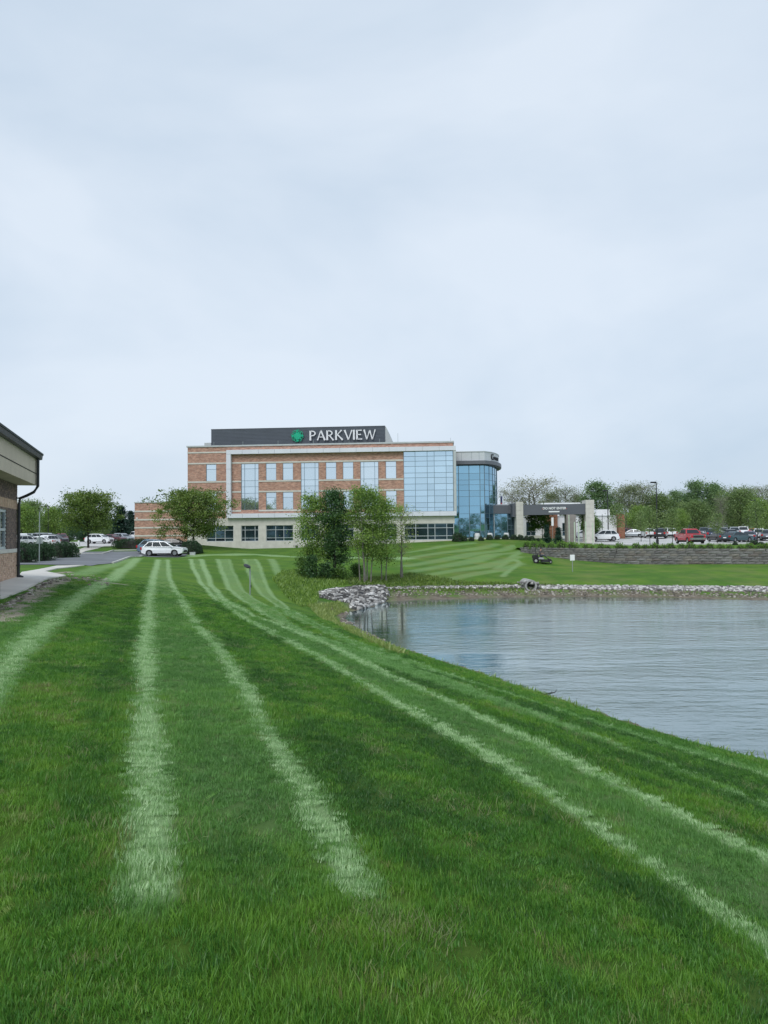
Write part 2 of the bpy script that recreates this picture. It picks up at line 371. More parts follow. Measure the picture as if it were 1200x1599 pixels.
# mowing tracks: wheel marks (painted bright, narrow) and the paler passes between pairs of them
TR = dict(
 A=([(-60,1130),(0,1052),(40,1005),(90,960),(130,930),(165,909),(185,895),(205,880),(214,872)], .30, .85),
 A2=([(120,898),(150,889),(180,880),(205,873)], .45, .5),
 B=([(238,1430),(236,1300),(232,1200),(228,1100),(228,1000),(233,930),(240,900),(247,874)], .17, 1.0),
 C=([(570,1430),(535,1340),(490,1260),(440,1180),(400,1110),(365,1050),(330,1000),(295,960),(275,925),(264,900),(262,874)], .13, .9),
 D=([(1700,1900),(1400,1640),(1260,1525),(1200,1480),(1100,1410),(1000,1345),(900,1270),(800,1205),(700,1145),(600,1088),(500,1028),(447,1000),(407,980),(382,967),(357,950),(340,940),(315,912),(302,888),(298,873)], .13, 1.0),
 E=([(1700,1570),(1400,1430),(1260,1370),(1200,1345),(1100,1295),(1000,1245),(900,1195),(800,1145),(700,1097),(617,1060),(555,1030),(517,1010),(485,998),(457,985),(420,970),(390,960),(360,943),(340,925),(325,900),(318,885),(314,873)], .13, .95),
 F=([(340,873),(347,893),(355,912),(367,927),(387,942),(407,958),(433,970),(473,987),(520,1012),(560,1030)], .16, .8),
 G=([(357,873),(362,890),(372,910),(380,923),(393,933),(415,945),(440,967),(460,978),(482,990),(540,1008),(587,1022),(704,1064),(850,1122),(943,1157),(1060,1205),(1200,1262),(1400,1345),(1700,1460)], .12, .6),
 H=([(382,873),(388,893),(395,908),(405,923),(420,937),(433,945),(447,958),(460,967),(485,977),(507,988),(528,998),(560,1011),(600,1025),(700,1058)], .13, .7),
 I=([(398,873),(407,888),(413,908),(420,922),(428,933),(447,947),(463,957),(477,965),(498,975),(523,988),(540,998),(610,1022),(675,1046),(827,1096),(967,1143),(1083,1179),(1200,1214),(1400,1275),(1700,1350)], .13, .75),
 J=([(423,873),(433,892),(440,902)], .25, .6),
 S1=([(775,888),(790,878),(803,868),(812,860)], .25, .5), S2=([(786,900),(800,888),(812,879),(806,874),(796,876)], .2, .6))
TRW = {k: (hits(v[0]), v[1], v[2]) for k, v in TR.items()}
def band(k1, k2): return np.vstack([TRW[k1][0], TRW[k2][0][::-1]])
BANDS = [(band('B','C'), .26), (band('D','E'), .27), (band('F','G'), .42), (band('H','I'), .38), (hits([(-80,1200),(0,1052),(60,985),(130,930),(60,935),(-80,1000)]), .24)]
# passes on the far bank
FAR = [([(628,864),(690,853),(738,848)], .5),([(628,874),(700,862),(775,850)], .6),([(636,884),(720,869),(800,851)], .6),([(648,892),(740,876),(815,857)], .6),([(665,899),(750,886),(812,869)], .5),
       ([(700,905),(780,891),(815,880)], .4),([(455,893),(520,905)], .5)]
FARW = [(hits(p), w) for p, w in FAR]
PATHW = hits([(286,869.5),(330,866.5),(400,866),(450,869),(500,871),(560,871),(640,872)])     # pale worn strip along the crest
DIRT = [(hits([(0,968),(25,950),(45,935),(65,921),(88,908),(103,903),(120,903),(150,908),(185,912)]), .36), (hits([(88,895),(110,893)]), .25)]
SCAR = hits([(185,911),(230,915),(270,922),(300,932)])
def stripes(x, y):  # paints light caught by bent blades as paler grass; crest strip is worn
    s = np.zeros(x.shape); r = np.hypot(x, y)
    wob = .02*np.sin(1.1*x+1.3*y)+.012*np.sin(2.3*y+2*x)
    for P, v in BANDS: s = np.maximum(s, v*sm(.5-sdist(x, y, P)/(.2+.004*r))*sm((r-3.0)/2.2))
    for k, (P, w, v) in TRW.items():
        d = sdist(x, y, P, False)+wob; w2 = w*(.66+.012*r)*(1.3 if k == 'E' else 1)
        s = np.maximum(s, v*sm(1.35-d/w2*.9)*np.where(r < 3.6, sm((r-2.9+.25*np.sin(9*x))/1.7), 1))
    for P, w in FARW:
        d = sdist(x, y, P, False)+.2*np.sin(x*.5); s = np.maximum(s, .42*sm(1.5-d/(w*1.5)))
    s = np.maximum(s, .85*sm(1.3-sdist(x, y, PATHW, False)/1.3+.25*np.sin(x*1.3)))
    return s
def beside(x, y):  # mask for painted shade in the taller grass flanking the wheel marks
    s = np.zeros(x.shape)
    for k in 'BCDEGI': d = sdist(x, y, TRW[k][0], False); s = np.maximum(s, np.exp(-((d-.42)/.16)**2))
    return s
def dirt(x, y):
    s = np.zeros(x.shape)
    for P, w in DIRT: s = np.maximum(s, sm(1.4-sdist(x, y, P, False)/w+.25*np.sin(x*3)+.25*np.sin(y*4.1)))
    return s
def patch(x, y):
    n = np.zeros(x.shape)
    for a, b, c, k in [(1.1,.7,0,.3),(.5,-1.3,1,.3),(2.3,1.9,2,.18),(-3.1,2.7,4,.15),(5.7,-4.1,.5,.1),(.21,.17,3,.25),(9.1,7.7,1.5,.07)]:
        n += k*np.sin(a*x+b*y+c+1.3*np.sin(.6*b*x-.8*a*y))
    return n
# ground sheet: rings round the origin, dense where the lawn is seen
ang = np.concatenate([np.linspace(-34, 34, 560), np.linspace(36, 322, 72)]); ang = np.radians(ang)
rad = np.concatenate([[0.0], np.geomspace(.6, 60, 430), np.geomspace(60.5, 130, 190), np.geomspace(133, 1500, 50)])
TH_, RR = np.meshgrid(ang, rad); X = RR*np.sin(TH_); Y = RR*np.cos(TH_)
Z = ground(X, Y, upper=False)
na, nr = len(ang), len(rad); idx = np.arange(na*nr).reshape(nr, na)
jn = np.roll(idx, -1, axis=1)
Fq = np.stack([idx[:-1], jn[:-1], jn[1:], idx[1:]], -1).reshape(-1, 4)[:, ::-1]
xr, yr = X.ravel(), Y.ravel(); sdv = sdist(xr, yr, SH)
t = NT('mown_lawn_ground'); st = t.attr('stripe'); dt = t.attr('dirt'); pt = t.attr('patch'); sv = t.attr('shore')
nf = t.noise(9, 8, .75); nm = t.noise(1.3, 6, .7); nl = t.noise(.12, 4, .6)
lawn = t.ramp(nf, [(.30, (.050,.118,.016)), (.5, (.076,.158,.026)), (.72, (.122,.215,.040))])
lawn = t.mix(.45, lawn, t.ramp(nm, [(.3, (.052,.135,.016)), (.7, (.108,.205,.034))]))
lawn = t.mix(.5, lawn, t.ramp(nl, [(.35, (.06,.155,.018)), (.65, (.108,.195,.036))]))
lite = t.ramp(nf, [(.3, (.16,.28,.10)), (.7, (.32,.46,.24))])  # paler turf colour, stands in for light off bent blades
pr = t.ramp(t.math('ADD', t.math('MULTIPLY', pt, .5), .5), [(.2, (.80,.86,.9)), (.5, (1,1,1)), (.8, (1.22,1.12,.95))])
lawn = t.mix(1.0, lawn, pr, 'MULTIPLY')
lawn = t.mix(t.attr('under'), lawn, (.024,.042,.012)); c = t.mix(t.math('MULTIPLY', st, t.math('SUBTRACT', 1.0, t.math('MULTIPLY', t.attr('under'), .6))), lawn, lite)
yl = t.math('MULTIPLY', t.ramp(t.noise(.35, 5, .65), [(.45, (0,0,0)), (.75, (1,1,1))]), .55); c = t.mix(t.math('MULTIPLY', yl, t.attr('farbank')), c, (.20,.21,.075))
soil = t.ramp(t.noise(5, 8, .8), [(.3, (.16,.135,.10)), (.7, (.46,.42,.35))])
dfac = t.math('MULTIPLY', dt, t.ramp(t.noise(3.5, 6, .8), [(.30, (0,0,0)), (.48, (1,1,1))]))
c = t.mix(dfac, c, soil)
mud = t.ramp(t.noise(2.5, 8, .75), [(.3, (.075,.06,.045)), (.5, (.17,.145,.115)), (.75, (.25,.23,.18))])
c = t.mix(sv, c, mud)
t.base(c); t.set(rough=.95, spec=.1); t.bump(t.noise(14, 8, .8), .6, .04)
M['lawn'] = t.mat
# bare mud only on the far and left banks, fading into turf along the near bank
mudw = np.where(sdv > 0, sm(1-sdv/np.where(yr > 45, 2.6, np.where(yr > 30, 1.0, .25))+.3*np.sin(xr*2.1+yr)), 1)
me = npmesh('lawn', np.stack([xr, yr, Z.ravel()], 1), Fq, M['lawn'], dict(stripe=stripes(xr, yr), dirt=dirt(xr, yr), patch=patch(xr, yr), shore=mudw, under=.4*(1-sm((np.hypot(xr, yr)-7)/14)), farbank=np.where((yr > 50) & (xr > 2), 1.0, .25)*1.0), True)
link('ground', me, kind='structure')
def drape(name, poly, mat, dz, step=.8, kind='structure', label=None, upper=None, thick=0, attrs=False, clip=None):
    """flat sheet of polygon `poly` laid dz above the ground"""
    P = np.array(poly); bm = bmesh.new(); f = bm.faces.new([bm.verts.new((p[0], p[1], 0)) for p in poly])
    for ax, lo_, hi_ in ((0, P[:,0].min(), P[:,0].max()), (1, P[:,1].min(), P[:,1].max())):
        q = lo_+step
        while q < hi_:
            co = [0,0,0]; no = [0,0,0]; co[ax] = q; no[ax] = 1
            bmesh.ops.bisect_plane(bm, geom=bm.verts[:]+bm.edges[:]+bm.faces[:], plane_co=co, plane_no=no); q += step
    if len(poly) > 4 or True: bmesh.ops.triangulate(bm, faces=[f for f in bm.faces if len(f.verts) > 4])
    xs = np.array([v.co.x for v in bm.verts]); ys = np.array([v.co.y for v in bm.verts]); zs = ground(xs, ys)
    for v, z in zip(bm.verts, zs): v.co.z = z+dz
    if thick:
        r = bmesh.ops.extrude_face_region(bm, geom=bm.faces[:])
        for v in [e for e in r['geom'] if isinstance(e, bmesh.types.BMVert)]: v.co.z -= thick
    bmesh.ops.recalc_face_normals(bm, faces=bm.faces)
    me = bpy.data.meshes.new(name); bm.to_mesh(me); bm.free(); me.materials.append(mat)
    if not thick:
        for p in me.polygons:
            pass
        if me.polygons and me.polygons[0].normal.z < 0: me.flip_normals()
    if attrs:
        co = np.empty(len(me.vertices)*3, np.float32); me.vertices.foreach_get('co', co); co = co.reshape(-1, 3)
        for nm, arr in dict(stripe=stripes(co[:,0], co[:,1])*.0, patch=patch(co[:,0], co[:,1]), farbank=np.ones(len(co))*.5).items():
            a = me.attributes.new(nm, 'FLOAT', 'POINT'); a.data.foreach_set('value', arr.astype(np.float32))
    return link(name, me, kind=kind, label=label)
# raised lawn behind the retaining wall
W2 = [(x+.25, y+.45) for x, y in WALL]
drape('upper_lawn', W2 + [(75,150),(17.0,150),(17.0,97)], M['lawn'], .006, 2.0, attrs=True)
# pond
t = NT('pond_water'); t.base((.02,.06,.068)); t.set(rough=.04, ior=2.7, spec=.5)
tcn = t.n('ShaderNodeTexCoord')
def wave(scale, sc, det=3):
    mp = t.n('ShaderNodeMapping'); mp.inputs['Scale'].default_value = sc; mp.inputs['Rotation'].default_value = (0,0,RAD(12)); t.l(tcn.outputs['Object'], mp.inputs[0])
    nz = t.n('ShaderNodeTexNoise'); nz.inputs['Scale'].default_value = scale; nz.inputs['Detail'].default_value = det; nz.inputs['Roughness'].default_value = .6; t.l(mp.outputs[0], nz.inputs[0]); return nz.outputs[0]
w1 = wave(13, (.7,1.2,1), 3); w2 = wave(1.7, (.8,1.35,1), 5)
sp = t.n('ShaderNodeSeparateXYZ'); t.l(tcn.outputs['Object'], sp.inputs[0])
calm = t.ramp(t.math('ADD', t.math('MULTIPLY', t.math('ADD', sp.outputs[0], -1.5), .07), t.math('MULTIPLY', wave(.12, (.5,1.4,1), 4), .9)), [(.30, (.10,.10,.10)), (.95, (1,1,1))])
calm = t.math('MULTIPLY', calm, t.ramp(t.math('MULTIPLY', t.math('SUBTRACT', 56.0, sp.outputs[1]), .05), [(.0, (.12,.12,.12)), (.55, (1,1,1))]))
calm = t.math('MULTIPLY', calm, t.ramp(wave(.16, (.35,1.6,1), 4), [(.36, (.35,.35,.35)), (.62, (1.15,1.15,1.15))]))
hgt = t.math('MULTIPLY', t.math('ADD', t.math('MULTIPLY', w1, .6), t.math('ADD', t.math('MULTIPLY', w2, 5.0), t.math('MULTIPLY', wave(4.5, (.7,1.3,1), 3), 1.3))), calm)
t.bump(hgt, 1.0, .013); 
gl = t.n('ShaderNodeBsdfGlossy'); gl.inputs['Roughness'].default_value = .035; gl.inputs['Color'].default_value = (.92,1,1,1)
df = t.n('ShaderNodeBsdfDiffuse'); df.inputs['Color'].default_value = (.018,.055,.062,1); fr = t.n('ShaderNodeFresnel'); fr.inputs['IOR'].default_value = 2.6
bn = [n_ for n_ in t.t.nodes if n_.type == 'BUMP'][0]; t.l(bn.outputs[0], gl.inputs['Normal']); msx = t.n('ShaderNodeMixShader')
t.l(t.math('MULTIPLY', fr.outputs[0], 1.38, True), msx.inputs[0]); t.l(df.outputs[0], msx.inputs[1]); t.l(gl.outputs[0], msx.inputs[2]); t.l(msx.outputs[0], t.t.nodes['Material Output'].inputs[0])
M['water'] = t.mat
bm = bmesh.new(); cx, cy = SH.mean(0)
from_poly = [(x + (x-cx)*0, y) for x, y in shore]
vv = [bm.verts.new((x, y, WL)) for x, y in [(-9,28),(-9,66),(90,66),(90,-30),(20,-30),(3,6)]]
bm.faces.new(vv); bmesh.ops.recalc_face_normals(bm, faces=bm.faces); mew = bpy.data.meshes.new('water'); bm.to_mesh(mew); bm.free(); mew.materials.append(M['water'])
if mew.polygons[0].normal.z < 0: mew.flip_normals()
link('pond_water', mew, kind='structure')
# paved surfaces
HW = lambda L_: [tuple(p) for p in hits(L_)]
walk = HW([(0,937),(40,922),(88,902.5),(103,899.5),(70,893),(90,888.5),(118,885.5),(132,883.5),(88,884.5),(34,894.5),(22,903),(0,908)])
base_walk = [(-9.8,12.5)] + walk[:4] + walk[4:] + [(-21,27),(-15.2,10)]
drape('sidewalk', [(-12.4,20.0)]+walk[:4]+walk[4:-1]+[(-16.2,29.5),(-14.5,20.0)] if False else walk, M['concrete'], .05, 1.2, thick=.12)
road = HW([(26,882.3),(60,882.5),(128,883.3),(152,882),(176,880),(188,876),(200,871.5),(222,868.8)]) + [(-25.5,81.5),(-23,82.5),(-23.5,90.0),(-30,90),(-36,88)] + HW([(127,865.5),(116,865.6),(107,867),(97,870.5),(64,875.5),(26,879.3)])
drape('access_road', road, M['asphalt'], .035, 1.5)
# kerb along the near side of the road and round the hedge island
def strip(name, pts, w, h, mat, kind='structure', parent=None):
    mb = MB(); P = [Vector((p[0], p[1], 0)) for p in pts]
    Q = []
    for i in range(len(P)-1):
        n_ = max(1, int((P[i+1]-P[i]).length/1.5)); Q += [P[i].lerp(P[i+1], k/n_) for k in range(n_)]
    Q.append(P[-1]); vs_ = []; n = len(Q)
    for i, p in enumerate(Q):
        d = (Q[min(i+1,n-1)]-Q[max(i-1,0)]).normalized(); s_ = Vector((-d.y, d.x, 0))*w/2; z = gz(p.x, p.y)
        vs_ += [(p.x-s_.x, p.y-s_.y, z-.1), (p.x-s_.x, p.y-s_.y, z+h), (p.x+s_.x, p.y+s_.y, z+h), (p.x+s_.x, p.y+s_.y, z-.1)]
    fs = [(i*4+k, i*4+(k+1) % 4, i*4+4+(k+1) % 4, i*4+4+k) for i in range(n-1) for k in range(4)] + [(0,1,2,3), ((n-1)*4+3,(n-1)*4+2,(n-1)*4+1,(n-1)*4)]
    mb.add(vs_, fs); return mb.build(name, mat, parent, kind=kind)
for k_ in range(7):
    a_ = Vector(hits([(np.interp(k_/7, [0,1], [-20,96]), np.interp(k_/7, [0,1], [944,901]))])[0]); b_ = a_ + Vector((-1.9,-.55))
    mbj = MB(); d_ = (b_-a_).normalized(); nn_ = Vector((-d_.y, d_.x))*.011
    q_ = [a_+(b_-a_)*u_ for u_ in (0,.25,.5,.75,1)]; vv_ = []
    for p_ in q_: zz_ = gz(p_.x, p_.y)+.056; vv_ += [(p_.x-nn_.x, p_.y-nn_.y, zz_), (p_.x+nn_.x, p_.y+nn_.y, zz_)]
    mbj.add(vv_, [(2*i, 2*i+1, 2*i+3, 2*i+2) for i in range(4)]); mbj.build('pavement_joint', M['mullion'], kind='structure')
strip('kerb', HW([(176,880),(188,876),(200,871.5),(222,868.8)]), .18, .13, M['curb'])
strip('kerb', HW([(26,879.3),(64,875.5),(97,870.5),(107,867),(106,865.6)]), .3, .15, M['curb'])
strip('kerb', HW([(127,865.3),(160,865)]) + [(-33,90),(-30,91.5)], .25, .13, M['curb'])
lw_ = HW([(107,866),(120,861),(140,857),(165,853)])
strip('footpath', lw_ + [(-39,122)], 2.0, .04, M['concrete'])
# parking areas
drape('left_parking_lot', [(-75,100),(-47.5,100),(-43,108),(-41,118),(-38,121),(-31.5,121),(-31.5,165),(-100,165)], M['lot'], .04, 3)
lotR = [tuple(at(1260,851,90))[:2], tuple(at(1000,852,93))[:2], tuple(at(930,849.8,104.5))[:2], tuple(at(880,845.5,111))[:2], tuple(at(872,843,117))[:2],(28.5,122),(42,124),(42,160),(110,160),(110,88)]
drape('right_parking_lot', lotR, M['lot'], .05, 3)
strip('kerb', lotR[0:5], .2, .14, M['curb'])
# parking bay lines on the far rows are hidden by cars; one bay edge shows beside the pickup
# ------------------------------------------------------------------ main hospital building
YAW = RAD(-4.402)
bld = empty('hospital_building', (-28.97, 109.0, 0), YAW, 'four storey red brick hospital with white framed facade, stone base and blue glass curtain wall', 'building')
def part(name, mb, mat, parent=bld, **kw): return mb.build(name, mat, parent, **kw)
# storey windows as openings in the brick skin
Lw = 39.1; ZB = 4.55; ZT = 15.1
WIN = []     # (u0,u1,z0,z1,kind)
F3 = (10.05, 12.55); F2 = (5.74, 8.28)
sm_u = [(11.74,13.28),(14.24,15.78),(20.6,22.14),(23.1,24.64),(29.35,30.89)]
for a, b in sm_u: WIN += [(a,b)+F3, (a,b)+F2]
WIN += [(2.79,4.32)+F3, (2.79,4.32)+F2]
TALL = [(8.05,10.65),(16.93,19.55),(25.67,28.30)]
for a, b in TALL: WIN.append((a,b,5.74,12.55))
GW = [(2.87,6.9),(8.05,10.62),(11.75,15.75),(16.93,19.55),(20.6,24.65),(25.67,28.3),(29.35,30.9)]
ZG = (1.15, 3.45)
def wall_with_holes(u0, u1, z0, z1, holes, y0, y1):
    us = sorted(set([u0,u1]+[h[0] for h in holes]+[h[1] for h in holes])); zs = sorted(set([z0,z1]+[h[2] for h in holes]+[h[3] for h in holes]))
    mb = MB(); ins = lambda u, z: any(h[0] < u < h[1] and h[2] < z < h[3] for h in holes)
    for i in range(len(us)-1):
        j = 0
        while j < len(zs)-1:
            if ins((us[i]+us[i+1])/2, (zs[j]+zs[j+1])/2): j += 1; continue
            k = j
            while k+1 < len(zs)-1 and not ins((us[i]+us[i+1])/2, (zs[k+1]+zs[k+2])/2): k += 1
            mb.box(us[i], us[i+1], y0, y1, zs[j], zs[k+1]); j = k+1
    return mb
part('brick_wall', wall_with_holes(0, 31.95, ZB, ZT, WIN, 0, .35), M['brick_far'])
mb = MB(); mb.box(0, 39.1, 24, 24.3, -1, ZT); mb.box(0,.3,.35,24,-1,ZT); mb.box(38.8,39.1,.4,24,-1,ZT); mb.box(31.95, 39.1, 0, .35, 14.55, ZT); part('brick_wall', mb, M['brick_far'])
mb = MB(); mb.box(.3,38.8,.4,24,14.3,14.5); part('roof', mb, M['dark_metal'])
part('stone_base', wall_with_holes(-.05, 31.95, -1.2, ZB, [(a,b)+ZG for a,b in GW], -.06, .35), M['stone_trim'])
mb = MB(); mb.box(31.95,39.2,-.06,.35,-1.0,1.12); mb.box(31.95,39.2,-.06,.35,3.5,ZB); part('stone_base', mb, M['stone_trim'])
mb = MB()
for z in [-.2+.47*k for k in range(10)]:
    pass
mb.box(-.15, 39.25, -.12, .5, ZT, 15.32); mb.box(-.15,.15,.5,24.4,ZT,15.32); mb.box(38.95,39.25,.5,24.4,ZT,15.32); part('roof_coping', mb, M['cap'])
# limestone courses: split where tall windows pass through
def course(z, segs, h=.22):
    mb = MB()
    for a, b in segs: mb.box(a, b, -.05, .02, z-h/2, z+h/2)
    part('stone_course', mb, M['stone_trim'])
inner = [(6.66,8.05),(10.65,16.93),(19.55,25.67),(28.30,31.93)]
course(14.3, [(-.03,5.95)])
for z in (12.68, 9.94, 8.41, 5.62):
    course(z, [(-.03,5.95)]); course(z if z > 6 else 5.62, inner if z < 12 else [(6.66,31.93)])
# white metal frame standing proud of the facade, built from panels
def panels(u0, u1, z0, z1, n, vert=False, y0=-.55, y1=.0):
    for k in range(n):
        mb = MB()
        if vert: mb.box(u0, u1, y0, y1, z0+(z1-z0)*k/n+.012, z0+(z1-z0)*(k+1)/n-.012)
        else: mb.box(u0+(u1-u0)*k/n+.015, u0+(u1-u0)*(k+1)/n-.015, y0, y1, z0, z1)
        part('frame_panel', mb, M['frame_white'])
panels(5.97, 39.5, 13.93, 14.55, 14); panels(5.97, 39.5, 4.57, 5.2, 14); panels(5.97, 6.64, 5.21, 13.92, 4, True)
mb = MB(); mb.box(6.1, 39.4, -.45, -.02, 14.0, 14.5); mb.box(6.1,39.4,-.45,-.02,4.62,5.15); mb.box(6.05,6.6,-.45,-.02,5.1,14.0); mb.box(39.12,39.5,-.5,1.2,5.2,13.93); part('frame_core', mb, M['cap'])
# windows
def window(u0, u1, z0, z1, vs_=(), hs=(), glass='glass_sky', mull='mullion', y=.14, fw_=.05, parent=bld, name='window', tilt=.004):
    """one window: frame with mullions, each pane a sub-part"""
    us = [u0]+list(vs_)+[u1]; zs = [z0]+sorted(hs)+[z1]; w = fw_/2
    mb = MB(); e = .004
    for i, u in enumerate(us):
        a, b = (u, u+fw_) if i == 0 else ((u-fw_, u) if i == len(us)-1 else (u-w, u+w)); mb.box(a, b, y-.06, y+.06, z0, z1)
    for i, z in enumerate(zs):
        a, b = (z, z+fw_) if i == 0 else ((z-fw_, z) if i == len(zs)-1 else (z-w, z+w)); mb.box(u0+e, u1-e, y-.055, y+.055, a+e, b-e)
    fr = part(name, mb, M[mull], parent)
    for i in range(len(us)-1):
        for j in range(len(zs)-1):
            p = MB(); cu, cz = (us[i]+us[i+1])/2, (zs[j]+zs[j+1])/2; hu, hz = (us[i+1]-us[i])/2-.015, (zs[j+1]-zs[j])/2-.015
            p.box(-hu, hu, -.012, .012, -hz, hz); o = p.build('glass_pane', M[glass], fr); o.location = (cu, y, cz)
            o.rotation_euler = (rng.normal(0, tilt), 0, rng.normal(0, tilt))
    return fr
for a, b in sm_u + [(2.79,4.32)]:
    for z0, z1 in (F3, F2):
        window(a, b, z0, z1, (), (z1-.75,)); s = MB(); s.box(a-.05, b+.05, -.04, .1, z0-.1, z0+.0); part('window_sill', s, M['cap'])
for a, b in TALL: window(a, b, 5.74, 12.55, (a+.5, b-.55), (11.8, 10.05, 9.15, 8.2, 7.4), mull='mullion')
for (a, b), v in zip(GW, [(4.2,5.6),(8.6,10.08),(13.15,14.35),(17.4,19.0),(21.9,23.3),(26.2,27.8),()]): window(a, b, ZG[0], ZG[1], v, (2.8, 1.62), 'glass_dark', 'mullion_white', fw_=.07)
CU = (33.62, 35.36, 36.37, 38.07)
window(31.95, 39.1, 5.2, 13.92, CU, (13.2,12.5,11.75,10.8,10.1,9.2,8.3,7.45,6.5,5.8), 'glass_curtain', 'mullion', y=.05, name='curtain_wall', fw_=.06, tilt=.006)
window(31.95, 39.1, 1.13, 3.49, CU, (2.85, 1.7), 'glass_dark', 'mullion_white', y=.05, name='curtain_wall', fw_=.08)
# interior floors and blinds glimpsed through the ground floor glass are left to the reflections; wall lamps and a vent low on the base
mb = MB(); mb.box(16.1,16.45,-.2,-.06,.25,.5); part('wall_vent', mb, M['dark_metal'])
# rooftop screen
mb = MB()
for k in range(16): mb.box(2.0, 28.9, 5.02+.0, 5.12, 15.0+k*.2135+.02, 15.0+(k+1)*.2135-.012)
mb.box(2.0, 28.9, 5.08, 5.3, 14.5, 18.40); mb.box(1.98, 2.1, 5.0, 14, 14.5, 18.42); mb.box(28.8,28.92,5.0,6,14.5,18.42)
mb.box(1.95,28.95,4.98,5.3,18.42,18.5); part('roof_screen', mb, M['screen'])
mb = MB(); mb.prism([(28.95,14.5),(28.95,18.4),(29.05,18.4),(30.3,15.4),(30.3,14.5)], 5.1, 13.5, 'y'); part('roof_screen', mb, M['cap'], label='pale sloping end panel of the roof screen')
mb = MB(); mb.box(.9,1.95,5.0,6,14.5,16.4); part('roof_hatch', mb, M['cap'])
for u in (3.6, 8.0, 13.3, 18.6, 23.9, 28.4):
    mb = MB(); mb.tube([(u,1.2,15.2),(u,1.2,16.0)], .04, 6); part('vent_pipe', mb, M['grey_metal'])
mb = MB(); mb.tube([(31.0,3,15),(31.0,3,17.0)], .02, 5); part('aerial', mb, M['grey_metal'])
mb = MB(); mb.tube([(38.8,3,15),(38.8,3,16.2)], .02, 5); part('aerial', mb, M['grey_metal'])
# brick wing on the left
wg = empty('brick_wing', (-37.3, 110.5, 0), YAW, 'low red brick wing with stone bands left of the hospital', 'building')
mb = MB(); mb.box(0, 8.0, 0, 14, -1, 7.0); part('brick_wall', mb, M['brick_far'], wg)
mb = MB(); mb.box(-.08, 8.0, -.08, 14, 7.0, 7.15); part('roof_coping', mb, M['cap'], wg)
for z in (5.75,4.5,3.3,2.1,.9): mb = MB(); mb.box(-.04, 8.0, -.05, 13.9, z-.11, z+.11); part('stone_course', mb, M['stone_trim'], wg)
mb = MB(); mb.tube([(4.1,2,7),(4.1,2,8.4)], .05, 6); mb.box(3.3,4.2,1.9,2.1,8.3,8.42); part('roof_lamp', mb, M['dark_metal'], wg)
mb = MB(); mb.box(.3,.48,-.1,-.04,4.6,4.85); part('wall_lamp', mb, M['white_render'], wg)
# ------------------------------------------------------------------ rooftop sign with its letters
sg = empty('rooftop_sign', (-28.97+4.85*math.sin(-YAW), 109.0+4.85*math.cos(YAW), 0), YAW, 'white PARKVIEW lettering with green emblem on the dark roof screen', 'sign')
def stroke(mb, x0, z0, x1, z1, w0, w1, y0=-.02, y1=.10):
    d = Vector((x1-x0, z1-z0)).normalized(); n_ = Vector((-d.y, d.x))
    m_ = (x0+x1)/2, (z0+z1)/2; wm = min(w0, w1)*.88
    poly = [(x0+n_.x*w0/2, z0+n_.y*w0/2), (m_[0]+n_.x*wm/2, m_[1]+n_.y*wm/2), (x1+n_.x*w1/2, z1+n_.y*w1/2), (x1-n_.x*w1/2, z1-n_.y*w1/2), (m_[0]-n_.x*wm/2, m_[1]-n_.y*wm/2), (x0-n_.x*w0/2, z0-n_.y*w0/2)]
    mb.prism(poly, -y1, y0, 'y')
def arcp(mb, cx, cz, rx, rz, a0, a1, w, n=10):
    pts = []
    for k in range(n+1):
        t = RAD(a0+(a1-a0)*k/n); pts.append((cx+rx*math.cos(t), cz+rz*math.sin(t), cx+(rx-w)*math.cos(t), cz+(rz-w*.8)*math.sin(t)))
    for a, b in zip(pts, pts[1:]): mb.prism([(a[0],a[1]),(b[0],b[1]),(b[2],b[3]),(a[2],a[3])], -.10, -.02, 'y')
Hc = 1.5; zb = 16.42; S = .24
